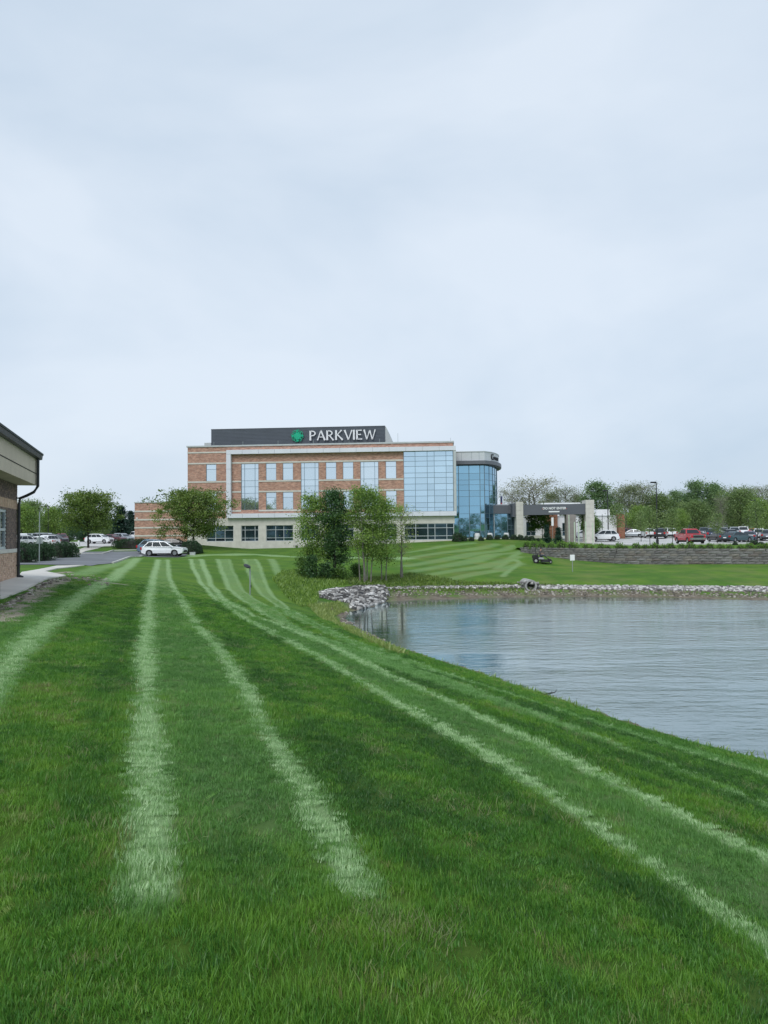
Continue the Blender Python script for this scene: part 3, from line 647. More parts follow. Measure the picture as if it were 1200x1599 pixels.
def letter(ch, x):
    mb = MB(); z0, z1 = zb, zb+Hc
    if ch in 'PR':
        stroke(mb, x+.16, z0, x+.16, z1, S*1.25, S*1.15); arcp(mb, x+.42, z0+1.07, .58, .43, 90, -90, .2)
        mb.prism([(x+.15,z1),(x+.43,z1),(x+.43,z1-.15),(x+.15,z1-.15)], -.10, -.02); mb.prism([(x+.2,z0+.64),(x+.43,z0+.64),(x+.43,z0+.79),(x+.2,z0+.79)], -.10, -.02)
        w = 1.02
        if ch == 'R': stroke(mb, x+.5, z0+.72, x+1.12, z0-.04, S*.8, S*1.1); w = 1.2
    if ch == 'A':
        stroke(mb, x+.62, z1, x+.08, z0, S*.7, S*.75); stroke(mb, x+.62, z1, x+1.22, z0, S*1.0, S*1.25); stroke(mb, x+.3, z0+.5, x+.95, z0+.5, .13, .13); w = 1.32
    if ch == 'K':
        stroke(mb, x+.16, z0, x+.16, z1, S*1.2, S*1.2); stroke(mb, x+.24, z0+.72, x+1.0, z1, .14, .22); stroke(mb, x+.38, z0+.82, x+1.16, z0, S*.9, S*1.25); w = 1.22
    if ch == 'V': stroke(mb, x+.08, z1, x+.66, z0, S*1.2, S*.9); stroke(mb, x+.66, z0, x+1.2, z1, S*.6, S*.8); w = 1.26
    if ch == 'I': stroke(mb, x+.14, z0, x+.14, z1, S*1.25, S*1.25); w = .34
    if ch == 'E':
        stroke(mb, x+.14, z0, x+.14, z1, S*1.2, S*1.2)
        for zz, l_ in ((z1-.08,.86),(z0+.78,.74),(z0+.08,.92)): stroke(mb, x+.1, zz, x+l_, zz, .14, .19)
        w = .98
    if ch == 'W':
        stroke(mb, x+.08, z1, x+.5, z0, S*1.15, S*.8); stroke(mb, x+.5, z0, x+.92, z1-.1, S*.55, S*.6); stroke(mb, x+.92, z1-.1, x+1.34, z0, S, S*.8); stroke(mb, x+1.34, z0, x+1.78, z1, S*.55, S*.75); w = 1.85
    part('letter', mb, M['sign_white'], sg); return w
x = 17.35
for i, ch in enumerate('PARKVIEW'): x += letter(ch, x)*1.03 + (.13 if ch not in 'AV' else .06)
mb = MB()
def disc(cx, cz, r, y0, y1, n=12): mb.prism([(cx+r*math.cos(2*math.pi*k/n), cz+r*math.sin(2*math.pi*k/n)) for k in range(n)], y0, y1)
cx, cz = 15.5, 17.18
disc(cx, cz, .62, -.1, -.02, 20)
for k in range(8):
    a = math.pi/4*k; rr_ = .95 if k % 2 == 0 else .78; da = .20
    mb.prism([(cx+.5*math.cos(a-.3), cz+.5*math.sin(a-.3)), (cx+rr_*.86*math.cos(a-da), cz+rr_*.86*math.sin(a-da)), (cx+rr_*math.cos(a), cz+rr_*math.sin(a)), (cx+rr_*.86*math.cos(a+da), cz+rr_*.86*math.sin(a+da)), (cx+.5*math.cos(a+.3), cz+.5*math.sin(a+.3))], -.1, -.02)
for k in range(24):
    a = math.pi/12*k; rr_ = .97-.10*(k % 3 == 1); disc(cx+rr_*.93*math.cos(a), cz+rr_*.93*math.sin(a), .085, -.1, -.02, 6)
part('emblem', mb, M['sign_green'], sg)
# ------------------------------------------------------------------ glass tower on the right of the facade
tw = empty('glass_tower', (-28.97, 109.0, 0), YAW, 'rounded blue glass stair tower with pale metal crown beside the brick hospital', 'building')
curve = [(43.75,4.0),(44.5,5.0),(45.1,6.2),(45.55,7.6),(45.9,9.2),(46.1,11.0),(46.15,13.0)]
def offset(P, d):
    o = []
    for i, p in enumerate(P):
        a = Vector(P[max(i-1,0)]); b = Vector(P[min(i+1,len(P)-1)]); t_ = (b-a).normalized(); o.append((p[0]+t_.y*d, p[1]-t_.x*d))
    return o
outl = [(38.6,4.0)] + curve
def ringband(z0, z1, off, mat, name='fascia_band', back=13.0, pn=None, top=True):
    P = offset(outl, off); P[0] = (38.6, 4.0-off); P[-1] = (P[-1][0], 14)
    mb = MB(); mb.prism(P + [(38.6, 14)], z0, z1, 'z'); return part(name, mb, mat, tw)
ringband(12.78, 14.1, .35, M['fascia']); ringband(14.1, 14.2, .42, M['cap'])
ringband(12.25, 12.78, .75, M['fascia_dark'], 'fascia_band'); ringband(12.12, 12.25, .5, M['dark_metal'], 'soffit')
# panel joints of the crown
for (u, y), (u2, y2) in zip(curve[:-1:2], curve[1::2]):
    pass
for u in (40.4, 41.9, 43.0):
    mb = MB(); mb.box(u-.012, u+.012, 3.63, 3.66, 12.8, 14.08); part('panel_joint', mb, M['mullion'], tw)
mb = MB(); mb.box(39.0, 43.7, 4.2, 12.5, .2, 12.1); 
mb = MB(); mb.prism(offset(outl,-.25)[:-1]+[(45.7,12.9),(39.0,12.9)], .0, 12.12, 'z'); part('core_wall', mb, M['plastic'], tw)
vz = [1.35, 2.35, 3.35, 4.3, 4.95, 6.1, 7.5, 8.4, 9.25, 9.97, 10.95, 12.12]
vu = [38.6, 39.92, 41.48, 43.09, 43.75]
for i in range(4):
    window(vu[i], vu[i+1], 1.35, 12.12, (), vz[1:-1], 'glass_tower', 'mullion', y=4.0, name='curtain_wall', parent=tw, fw_=.05, tilt=.006)
for (ua, ya), (ub, yb) in zip(curve, curve[1:]):
    w_ = math.hypot(ub-ua, yb-ya); bay = link('curtain_bay', None, tw); bay.location = (ua, ya, 0); bay.rotation_euler = (0, 0, math.atan2(yb-ya, ub-ua))
    mb = MB()
    for z in vz: mb.box(0, w_, -.05, .05, z-.025, z+.025)
    mb.box(-.025,.025,-.06,.06,1.35,12.12)
    bayo = mb.mesh('curtain_wall', M['mullion']); bay.data if False else None
    bpy.data.objects.remove(bay); bay = link('curtain_wall', bayo, tw); bay.location = (ua, ya, 0); bay.rotation_euler = (0, 0, math.atan2(yb-ya, ub-ua))
    for z0, z1 in zip(vz, vz[1:]):
        p = MB(); p.box(-w_/2+.015, w_/2-.015, -.012, .012, -(z1-z0)/2+.015, (z1-z0)/2-.015); o = p.build('glass_pane', M['glass_tower'], bay); o.location = (w_/2, 0, (z0+z1)/2); o.rotation_euler = (rng.normal(0,.004),0,rng.normal(0,.004))
mb = MB(); mb.prism(offset(outl, .08)+[(38.6,14)], .3, 1.33, 'z'); part('stone_base', mb, M['stone_trim'], tw)
def text_mesh(name, txt, size, depth, mat, parent=None):
    cu = bpy.data.curves.new(name, 'FONT'); cu.body = txt; cu.size = size; cu.extrude = depth; cu.offset = .014 if len(txt) > 3 else 0; cu.align_x = 'CENTER'; cu.align_y = 'CENTER'
    o = bpy.data.objects.new(name+'_src', cu); COL.objects.link(o); dg = bpy.context.evaluated_depsgraph_get(); me = bpy.data.meshes.new_from_object(o.evaluated_get(dg)); bpy.data.objects.remove(o)
    me.materials.clear(); me.materials.append(mat); me.name = name
    return link(name, me, parent)
# dark name lettering wrapped round the crown of the tower
ts = empty('tower_sign', (-28.97, 109.0, 0), YAW, 'black lettering on the rounded pale crown of the glass tower', 'sign')
P = offset(outl, .40)[2:]
word = 'Cancer'; acc = .0
for i, ch in enumerate(word):
    s_ = .4 + i*.62; k = 0; q = s_
    while k < len(P)-2 and q > math.hypot(P[k+1][0]-P[k][0], P[k+1][1]-P[k][1]): q -= math.hypot(P[k+1][0]-P[k][0], P[k+1][1]-P[k][1]); k += 1
    d = Vector((P[k+1][0]-P[k][0], P[k+1][1]-P[k][1])).normalized()
    o = text_mesh('letter', ch, 1.25 if i == 0 else 1.05, .06, M['sign_black'], ts)
    o.location = (P[k][0]+d.x*q+d.y*.05, P[k][1]+d.y*q-d.x*.05, 13.42); o.rotation_euler = (math.pi/2, 0, math.atan2(d.y, d.x))
# ------------------------------------------------------------------ low glazed link with stone pier
lk = empty('entrance_link', (16.7, 112.0, 0), 0, 'low glazed entrance link under a charcoal fascia beside the tower', 'building')
mb = MB(); mb.box(-.3, 3.3, -.25, 6, 4.98, 6.25); part('fascia_band', mb, M['beam'], lk)
mb = MB(); mb.prism([(-.5,6.25),(3.6,6.25),(3.6,6.75),(2.2,6.5),(-.5,6.4)], 1.5, 5.5); part('roof', mb, M['cap'], lk)
window(.0, 2.0, 1.25, 4.98, (1.0,), (), 'glass_tower', 'mullion', y=0, parent=lk, tilt=.003); window(2.0, 2.95, 1.25, 4.98, (), (4.15,3.2,2.6), 'glass_dark', 'mullion', y=.02, parent=lk)
mb = MB(); mb.box(-.3,3.2,.15,6,.5,4.98); part('core_wall', mb, M['plastic'], lk)
mb = MB(); mb.box(-.08,0,-.1,.1,.8,4.98); part('mullion_post', mb, M['mullion_white'], lk)
mb = MB(); mb.box(-.3,3.0,-.1,.15,.3,1.25); part('stone_base', mb, M['stone_trim'], lk)
mb = MB(); mb.box(2.45,2.95,-2.0,3,4.4,6.45); part('fascia_band', mb, M['beam'], lk)
# ------------------------------------------------------------------ entrance canopy
ca = empty('entrance_canopy', (20, 109.5, 0), 0, 'drive-through canopy with charcoal beam on stone piers reading DO NOT ENTER', 'canopy')
def pier(name, x0, x1, y0, y1, z0, z1, mat, rows):
    for k in range(rows):
        a = z0+(z1-z0)*k/rows; b = z0+(z1-z0)*(k+1)/rows; mb = MB(); mb.box(x0-20, x1-20, y0-109.5, y1-109.5, a+.006, b-.006); mb.build(name, mat, ca)
pier('stone_pier', 19.6, 20.62, 109.4, 111.2, .6, 6.65, M['stone_trim'], 9)
pier('stone_pier', 29.45, 30.68, 107.8, 109.8, .3, 6.75, M['stone_trim'], 10)
pier('inner_pier', 26.75, 28.1, 108.3, 109.6, .3, 4.66, simple('taupe_stone', (.27,.245,.23), .8, var=.12, scale=1.5), 6)
def box4(name, corners, z0, z1, mat, parent=ca):
    mb = MB(); mb.prism([(x-20, y-109.5) for x, y in corners], z0, z1, 'z'); return mb.build(name, mat, parent)
box4('roof_beam', [(20.64,109.5),(29.44,108.0),(29.44,108.35),(20.64,109.85)], 4.66, 6.2, M['beam'])
box4('roof_slab', [(20.64,109.86),(29.44,108.36),(29.8,118),(20.64,118)], 4.9, 5.6, M['cap'])
box4('roof_beam', [(29.1,109.9),(29.44,109.9),(29.8,118),(29.45,118)], 4.66, 6.3, M['white_render'])
box4('roof_parapet', [(24.8,116.5),(31.0,116.5),(31.0,118.5),(24.8,118.5)], 5.5, 6.75, M['white_render'])
for X0, Y0 in ((21.5,117.5),(29.0,117.5)):
    mb = MB(); mb.box(X0-20, X0-19.4, 7.8, 8.4, .4, 4.9); mb.build('rear_post', M['cap'], ca)
angc = math.atan2(-1.5, 8.8)
for txt, px, dz, sz, mt in (('DO NOT ENTER', 865.5, 5.58, .46, 'sign_white'), ('-', 847.8, 5.57, .7, 'sign_red'), ('-', 883.2, 5.57, .7, 'sign_red')):
    p = at(px, 795, 109); t_ = (p.x-20.64)/8.8; o = text_mesh('sign_lettering', txt, sz, .03, M[mt], ca); o.location = (p.x-20, 109.5-1.5*t_-.05-109.5, dz); o.rotation_euler = (math.pi/2, 0, angc)
p = at(865, 798, 109); t_ = (p.x-20.64)/8.8; mb = MB(); mb.box(-.78,.78,-.03,.0,-.09,.09); o = mb.build('sign_strip', M['sign_white'], ca); o.location = (p.x-20, -1.5*t_-.03, 5.1); o.rotation_euler = (0,0,angc)
# ------------------------------------------------------------------ low clinic behind the canopy
cl = empty('clinic_building', (23.4, 125, 0), 0, 'low white rendered clinic with red brick piers behind the canopy', 'building')
def cbox(name, x0, x1, y0, y1, z0, z1, mat): mb = MB(); mb.box(x0-23.4, x1-23.4, y0-125, y1-125, z0, z1); return mb.build(name, mat, cl)
holes = [(24.0,25.6,1.6,3.9),(30.1,32.0,1.5,3.7),(33.2,34.8,1.5,3.7)]
mbw = wall_with_holes(23.5-23.4, 40.4-23.4, .3, 4.75, [(a-23.4,b-23.4,c_,d_) for a,b,c_,d_ in holes], 0, .4); mbw.build('rendered_wall', M['white_render'], cl)
for a,b,c_,d_ in holes: window(a-23.4, b-23.4, c_, d_, ((a+b)/2-23.4,), (c_+.7,), 'glass_dark', 'mullion_white', y=.1, parent=cl)
cbox('wall_return', 23.5, 40.4, 125.4, 138, .3, 4.7, M['white_render']); cbox('roof_coping', 23.4, 40.5, 124.9, 125.5, 4.75, 4.9, M['cap'])
cbox('brick_pier', 27.2, 29.2, 124.4, 124.98, .3, 5.2, M['brick_annex']); cbox('stone_band', 27.15, 29.25, 124.3, 125, 5.2, 5.45, M['stone_trim'])
cbox('brick_pier', 39.3, 40.45, 124.2, 124.98, .3, 5.1, M['brick_annex'])
cbox('rooftop_box', 36.5, 38.8, 127, 130, 4.7, 6.0, M['white_render'])
cbox('roof_parapet', 26.5, 30, 126.5, 127.5, 4.9, 5.5, M['white_render'])
cbox('stone_band', 24.6, 26.9, 124.3, 124.95, .3, 1.6, M['stone_trim'])
# ------------------------------------------------------------------ vegetation
def rand_dirs(n, r):
    v = r.normal(size=(n, 3)); return v/np.linalg.norm(v, axis=1, keepdims=True)
def leaf_quads(C, size, r, tone, flat=.0, asp=.62):
    """leaf-sized rhombic faces at centres C"""
    n = len(C); a = rand_dirs(n, r); b = rand_dirs(n, r)
    if flat: a[:, 2] *= (1-flat); a /= np.linalg.norm(a, axis=1, keepdims=True)
    b = np.cross(a, b); b /= np.linalg.norm(b, axis=1, keepdims=True)
    s = (size*(.6+.8*r.random(n)))[:, None] if np.ndim(size) == 0 else size[:, None]
    V = np.stack([C-a*s*.5, C+b*s*.5*asp, C+a*s*.5, C-b*s*.5*asp], 1).reshape(-1, 3)
    F = np.arange(4*n).reshape(n, 4); return V, F, np.repeat(tone, 4)
def tree_parts(seed, H, base, rad, leaf='spring', nleaf=9000, lsize=.16, stems=((0,0),), shape='round', twigs=34, bark='bark', clump=.42, trunk_r=None, lean=.05, zsq=1.0, lower=0.0, sub=6, fill=.15):
    """returns (trunk mesh, crown mesh): branching limbs, leaf clumps gathered round the twig ends"""
    r = np.random.default_rng(seed); mb = MB(); ends = []; wts = []
    tr = trunk_r or H*.018
    ch = H-base
    def env(t):      # crown half width at relative height t
        if shape == 'round': return max(.12, math.sin(math.pi*min(1, max(.02, (t*.93+.07))))**.55)
        if shape == 'oval': return max(.12, math.sin(math.pi*(.12+.86*t)**.85)**.7)
        if shape == 'vase': return max(.2, (.35+.75*t)*(1-max(0, t-.75)*2.2))
        if shape == 'cone': return max(.04, (1-t)**.85)
        if shape == 'column': return max(.1, min(1, .55+1.3*t)*(1-max(0, t-.6)**1.5*3.0))
        return 1
    for si, (sx, sy) in enumerate(stems):
        hh = H*(1-.16*si/max(1, len(stems)-1)*r.random()) if len(stems) > 1 else H
        dx, dy = r.normal(0, lean, 2)+np.array([sx, sy])*.22
        k = 7; pts = [Vector((sx+dx*i/k*ch*.5+r.normal(0, .012*H)*(i > 0)*(i/k), sy+dy*i/k*ch*.5+r.normal(0, .012*H)*(i > 0)*(i/k), hh*.94*i/k-(.15 if i == 0 else 0))) for i in range(k+1)]
        rr = [tr*(1.25 if i == 0 else (1-.88*i/k)) for i in range(k+1)]; mb.tube(pts, rr, 7, cap=False)
        nt = max(4, twigs//len(stems))
        for j in range(nt):
            t = (j+.5)/nt; z = base+ch*(lower+(1-lower)*t)*.93; f = min(.98, z/(hh*.94)); i = min(k-1, int(f*k)); p0 = pts[i].lerp(pts[i+1], f*k-i)
            az = j*2.399+r.normal(0, .4); reach = rad*env(min(1, (z-base)/ch+.08))*(.65+.4*r.random())
            rise = reach*(.35+.5*r.random())*(.2 if shape == 'cone' else 1)*zsq
            tip = Vector((sx*.6+math.cos(az)*reach, sy*.6+math.sin(az)*reach, min(H*1.0, z+rise-reach*.12)))
            if shape == 'cone': tip.z = z-reach*.25
            mid = p0.lerp(tip, .5)+Vector((r.normal(0,.06), r.normal(0,.06), reach*.1*(1 if shape != 'cone' else .2)))
            br = tr*.38*(1-f*.6)+.006; mb.tube([p0, mid, tip], [br, br*.6, br*.18], 5, cap=False)
            for q in range(sub):
                w = .35+.65*(q+r.random())/sub; c = (p0.lerp(mid, w*2) if w < .5 else mid.lerp(tip, w*2-1))
                e = c+Vector(r.normal(0, 1, 3)*np.array([.22,.22,.18])*reach*.9); e.z = min(e.z, H*1.02)
                mb.tube([c, e], [br*.3, .005], 3, cap=False); ends.append(e); wts.append(.5+r.random())
        ends.append(pts[-1]); wts.append(1.0)
    E_ = np.array([tuple(e) for e in ends]); w = np.array(wts)*r.lognormal(0, .5, len(wts)); w /= w.sum()
    ci = r.choice(len(E_), nleaf, p=w); tone_c = np.clip(r.normal(.5, .25, len(E_)), 0, 1)
    # slight colour drift through the crown, by branch
    off = r.normal(0, 1, (nleaf, 3))*np.array([clump, clump, clump*.7])*(.5+.9*r.random((len(E_), 1)))[ci]
    C = E_[ci]+off; C[:, 2] = np.maximum(C[:, 2], base*.75)
    nf = int(nleaf*fill); 
    tone = np.clip(tone_c[ci]+r.normal(0, .16, nleaf), 0, 1)
    V, F, T = leaf_quads(C, lsize, r, tone, .2)
    return mb.mesh('trunk', M[bark], smooth=True), npmesh('crown', V, F, LEAF[leaf], dict(tone=T))
def place_tree(name, parts, loc, label, cat='tree', group=None, rz=0, sc=(1,1,1)):
    e = empty(name, loc, rz, label, cat, group); e.scale = sc
    link('trunk', parts[0], e); link('crown', parts[1], e); return e
# trees by the pond
G1 = 'trees in the clump at the pond corner'
place_tree('pond_tree', tree_parts(11, 6.9, 1.1, 1.3, 'spring', 7200, .135, ((0,0),(.35,.2),(-.3,.1)), 'oval', 40, 'bark_dark', .36, .06), G(487,59.5), 'light green leafy tree at the left edge of the pond-side clump', group=G1)
place_tree('pond_tree', tree_parts(12, 7.4, 1.0, 1.15, 'deep', 14000, .14, ((0,0),(.45,.1),(-.4,.2),(.15,-.3)), 'column', 54, 'bark_dark', .34, .075), G(521,60), 'darkest green dense multi-stemmed tree, second from left in the pond-side clump', group=G1)
place_tree('pond_tree', tree_parts(13, 7.7, 1.7, 1.5, 'spring', 13500, .13, ((0,0),(.4,.15),(-.45,.1),(.1,.4),(-.1,-.3)), 'column', 54, 'bark_pale', .36, .055, zsq=1.2), G(571,59), 'tallest pond-side tree with five slim pale stems rising from the stone heap', group=G1)
place_tree('pond_tree', tree_parts(14, 7.0, 1.4, 1.15, 'spring', 8200, .13, ((0,0),(.35,-.1)), 'column', 40, 'bark_pale', .36, .05), G(596,60.5), 'bright green slender tree right of the tallest pond-side tree', group=G1)
place_tree('pond_tree', tree_parts(15, 6.0, 1.7, 1.45, 'yellow', 1500, .13, ((0,0),(.12,.05)), 'vase', 40, 'bark_pale', .30, .075, zsq=1.6), G(626,62.5), 'nearly bare young tree with sparse yellow-green leaves at the water side', group=G1)
for i, (px, Y, H, R_, lf, lb) in enumerate([(470,58.5,1.7,.45,'mid','leafy green bush at the left end of the pond-side clump'),(484,57.5,1.9,.4,'deep','dark bush below the left light green pond-side tree'),
        (507,58,1.3,.5,'deep','dark low bush under the darkest pond-side tree'),(530,58.5,1.0,.5,'mid','low green bush between the dark tree and the stone heap'),(556,62,1.0,.4,'mid','small bush behind the stone heap beneath the tallest pond-side tree')]):
    place_tree('bush', tree_parts(30+i, H, .1, R_, lf, 1500, .13, ((0,0),(.2,.1)), 'oval', 16, 'bark_dark', .18, .025), G(px,Y), lb, 'bush', 'bushes below the pond-side trees')
# tree in front of the hospital
place_tree('honey_locust', tree_parts(21, 7.0, 1.25, 5.3, 'locust', 23000, .21, ((0,0),), 'round', 64, 'bark_dark', .40, .14, zsq=.7, sub=8), G(302,95), 'broad spreading olive-green tree in front of the brick hospital left end', rz=.4)
place_tree('honey_locust', tree_parts(22, 6.7, 1.9, 4.1, 'locust', 16000, .21, ((0,0),), 'round', 52, 'bark_dark', .42, .13, zsq=.9), G(138,95), 'spreading olive-green tree standing by the footpath left of the brick wing')
# background trees
def lib(seed, H, base, R_, leaf, n, ls, shape, bark='bark', stems=((0,0),), twigs=40, clump=.8, zsq=1.0, sub=6, tr=None): return tree_parts(seed, H, base, R_, leaf, n, ls, stems, shape, twigs, bark, clump, tr or H*.02, zsq=zsq, sub=sub)
LIB = dict(
 bare=lib(41, 14, 3, 6.5, 'buff', 5200, .26, 'vase', 'bark_pale', ((0,0),(.6,.3)), 54, .75, 1.5, 9),
 pale=lib(42, 13, 2, 5.0, 'pale', 9000, .30, 'round', 'bark_pale', ((0,0),(.5,0)), 46, .9, 1.2, 7),
 tall=lib(43, 15, 2.5, 4.2, 'far_mid', 9000, .34, 'oval', 'bark_dark', ((0,0),), 50, .75, 1.0, 7),
 broad=lib(44, 11, 1.5, 5.5, 'far_olive', 10000, .34, 'round', 'bark_dark', ((0,0),(.5,.2)), 46, .9, .9),
 deep=lib(45, 12, 1.0, 4.5, 'far_deep', 9000, .38, 'oval', 'bark_dark', ((0,0),), 44, .8),
 bright=lib(46, 9, 1.0, 4.0, 'spring', 8000, .32, 'round', 'bark', ((0,0),), 40, .8),
 twig=lib(47, 13, 3, 5.0, 'pale', 3000, .25, 'vase', 'bark_pale', ((0,0),(-.4,.2)), 54, .7, 1.4, 9),
 conifer=tree_parts(48, 12, .4, 3.0, 'conifer', 11000, .34, ((0,0),), 'cone', 90, 'bark_dark', .38, .2, sub=5),
 small=tree_parts(49, 4.6, 1.3, 1.2, 'mid', 3200, .2, ((0,0),), 'round', 24, 'bark_dark', .3, .05),
 lotx=tree_parts(50, 5.2, 1.7, 1.35, 'far_olive', 1700, .17, ((0,0),), 'round', 28, 'bark_dark', .30, .05))
GB = 'trees beyond the parking lot'
BG = [  # kind, px, distance, height in m, width factor, label
 ('bare',800,150,13.0,.8,'half-bare tree with thin foliage just left of the canopy stone pier'),
 ('bare',836,150,15.5,1.15,'broad budding tan tree rising behind the canopy beam'),
 ('pale',862,158,13,.8,'greyish tree behind the DO NOT ENTER lettering'),
 ('twig',886,150,13.5,1.0,'mostly bare tree behind the right half of the canopy beam'),
 ('pale',905,160,12.5,.8,'grey-green tree behind the right stone pier of the canopy'),
 ('tall',934,150,15.5,1.15,'tall green tree rising right of the canopy right pier'),
 ('twig',958,158,13,1.0,'bare-topped tree behind the thin lamp post by the clinic'),
 ('pale',984,150,14,1.0,'rounded grey-green tree left of the tall lamp post'),
 ('twig',1006,152,14.5,.9,'bare-branched tree just left of the tall lamp post'),
 ('bright',1000,138,7.5,.9,'low light green tree in front of the grey-green crowns left of the tall lamp post'),
 ('broad',1034,150,11.5,1.0,'olive tree directly right of the tall lamp post'),
 ('tall',1058,158,13.5,.9,'dark green tree above the tail of the red pickup'),
 ('bright',1062,136,6.5,.7,'short yellow-green tree above the red pickup bed'),
 ('deep',1074,160,12,1.0,'dark tree behind the red pickup cab'),
 ('tall',1092,150,15.5,1.1,'tallest green tree of the far row, above the red pickup bonnet'),
 ('broad',1088,142,9,1.0,'rounded green tree low in front of the tallest far tree'),
 ('tall',1118,152,15.0,.85,'tall narrow-crowned tree above the white house'),
 ('twig',1128,140,10,.6,'thin bare tree in front of the white house'),
 ('broad',1136,156,11,.9,'olive tree right of the white house'),
 ('twig',1138,162,14,.8,'bare crown showing above the olive tree right of the white house'),
 ('broad',1158,144,12.0,.95,'spreading tree with dark forked trunk above the navy sedan'),
 ('bare',1168,160,13.5,.8,'half-bare tree behind the forked dark trunk'),
 ('bright',1188,138,9.0,.8,'yellow-green tree near the right edge of the picture'),
 ('twig',1196,155,13.5,.9,'bare tree at the far right edge of the picture'),
 ('deep',1014,165,10,1.2,'dark tree filling the gap behind the tall lamp post'),
 ('deep',1146,168,10,1.2,'dark tree far behind between the olive trees right of the white house'),
 ('pale',1215,150,12,1.0,'pale crown just entering at the right picture edge')]
LB = [('broad',52,150,11.0,1.0,'olive tree beside the downspout of the near building'),
 ('bright',34,138,9.0,1.0,'bright yellow-green tree next to the near brick building'),
 ('tall',42,165,12.5,1.1,'taller dark tree behind the left parked cars'),
 ('bright',84,142,8.8,.9,'light green tree left of the spreading locust above the left parked cars'),
 ('conifer',78,175,10.5,.8,'small distant conifer tip left of the spreading locust'),
 ('deep',108,150,6.0,1.3,'dark low tree behind the black parked vehicle on the left lot'),
 ('deep',132,155,6.5,1.3,'dark low tree behind the spreading locust trunk'),
 ('broad',160,150,8.5,.9,'olive tree showing right behind the spreading locust crown'),
 ('conifer',189,140,9.6,1.0,'large dark conifer left of the brick wing'),
 ('conifer',205,150,8.8,.8,'slim dark conifer close to the brick wing'),
 ('conifer',214,146,7.4,.8,'shorter dark conifer touching the brick wing corner'),
 ('deep',172,160,6.5,1.3,'dark low tree left of the large conifer')]
for kind, px, Y, H, wf, lb in BG + LB:
    H *= .74; wf *= 1.5 if kind == 'conifer' else 1.08
    ph = dict(bare=14,pale=13,tall=15,broad=11,deep=12,bright=9,twig=13,conifer=12)[kind]; s_ = H/ph
    place_tree('conifer' if kind == 'conifer' else 'background_tree', LIB[kind], G(px, Y), lb, group=GB if px > 700 else 'trees behind the left lot', rz=rng.random()*6.28, sc=(s_*wf, s_*wf, s_))
# a wood on the horizon behind the whole place (and behind the viewer, seen only in the glass)
def wood(name, a0, a1, R0, n, hmin, hmax, leafm, seed, cnt=90):
    r = np.random.default_rng(seed); Cs = []; Ts = []
    for k in range(n):
        a = RAD(a0+(a1-a0)*(k+.5)/n+r.normal(0, .15)); R_ = R0+r.normal(0, 5); h = r.uniform(hmin, hmax); w = h*.42
        c = rand_dirs(cnt, r)*(r.random((cnt,1))**.4)*np.array([w, w, h*.5])+np.array([R_*math.sin(a), R_*math.cos(a), 1.0+h*.52]); Cs.append(c); Ts.append(np.clip(r.normal(r.uniform(.2,.7), .15, cnt), 0, 1))
    V, F, T = leaf_quads(np.vstack(Cs), 1.5, r, np.concatenate(Ts)); 
    return link(name, npmesh(name, V, F, LEAF[leafm], dict(tone=T)), kind='stuff', label='distant belt of trees closing the view')
wood('far_woodland', 4, 36, 195, 46, 5, 7.5, 'far_mid', 5); wood('far_woodland', -36, -14, 200, 34, 4.5, 6.5, 'far_mid', 6); wood('far_woodland', 110, 250, 130, 60, 7, 12, 'deep', 9, 160)
# lot trees with slim stems
for px, Y, s_, k, lb in [(1016,97,.95,'lotx','slim young tree with thin stem left of the tall lamp post by the lot edge'),(1051,98,.9,'lotx','slim young tree left of the red pickup'),(1184,92,1.0,'lotx','slim young tree behind the wall near the right picture edge'),
     (1002,112,.9,'lotx','slim young tree beside the white parked cars left of the tall lamp post'),(1121,95,.75,'lotx','young tree in front of the blue-black parked cars'),
     (834,113,.85,'small','round-headed small tree left of the two dark cones'),(848,112.5,1.12,'small','dark round-headed small tree behind the left dark cone'),(918,109.5,1.0,'small','dark round-headed small tree beside the right stone pier'),
     (932,114,.75,'small','small yellowish bush-like tree right of the right stone pier'),(966,118,1.1,'lotx','young tree against the clinic brick pier')]:
    place_tree('young_tree', LIB[k], G(px,Y), lb, group='young trees round the lot', rz=rng.random()*6.28, sc=(s_,s_,s_))
cone = tree_parts(60, 2.6, .05, .72, 'conifer', 3600, .14, ((0,0),), 'cone', 60, 'bark_dark', .14, .05, sub=4)
place_tree('dwarf_spruce', cone, G(855,103.5), 'left of two dark cone-shaped spruces in front of the canopy', group='cone spruces'); place_tree('dwarf_spruce', cone, G(873,102), 'right of two dark cone-shaped spruces in front of the canopy', group='cone spruces', rz=1, sc=(1.05,1.05,.92))
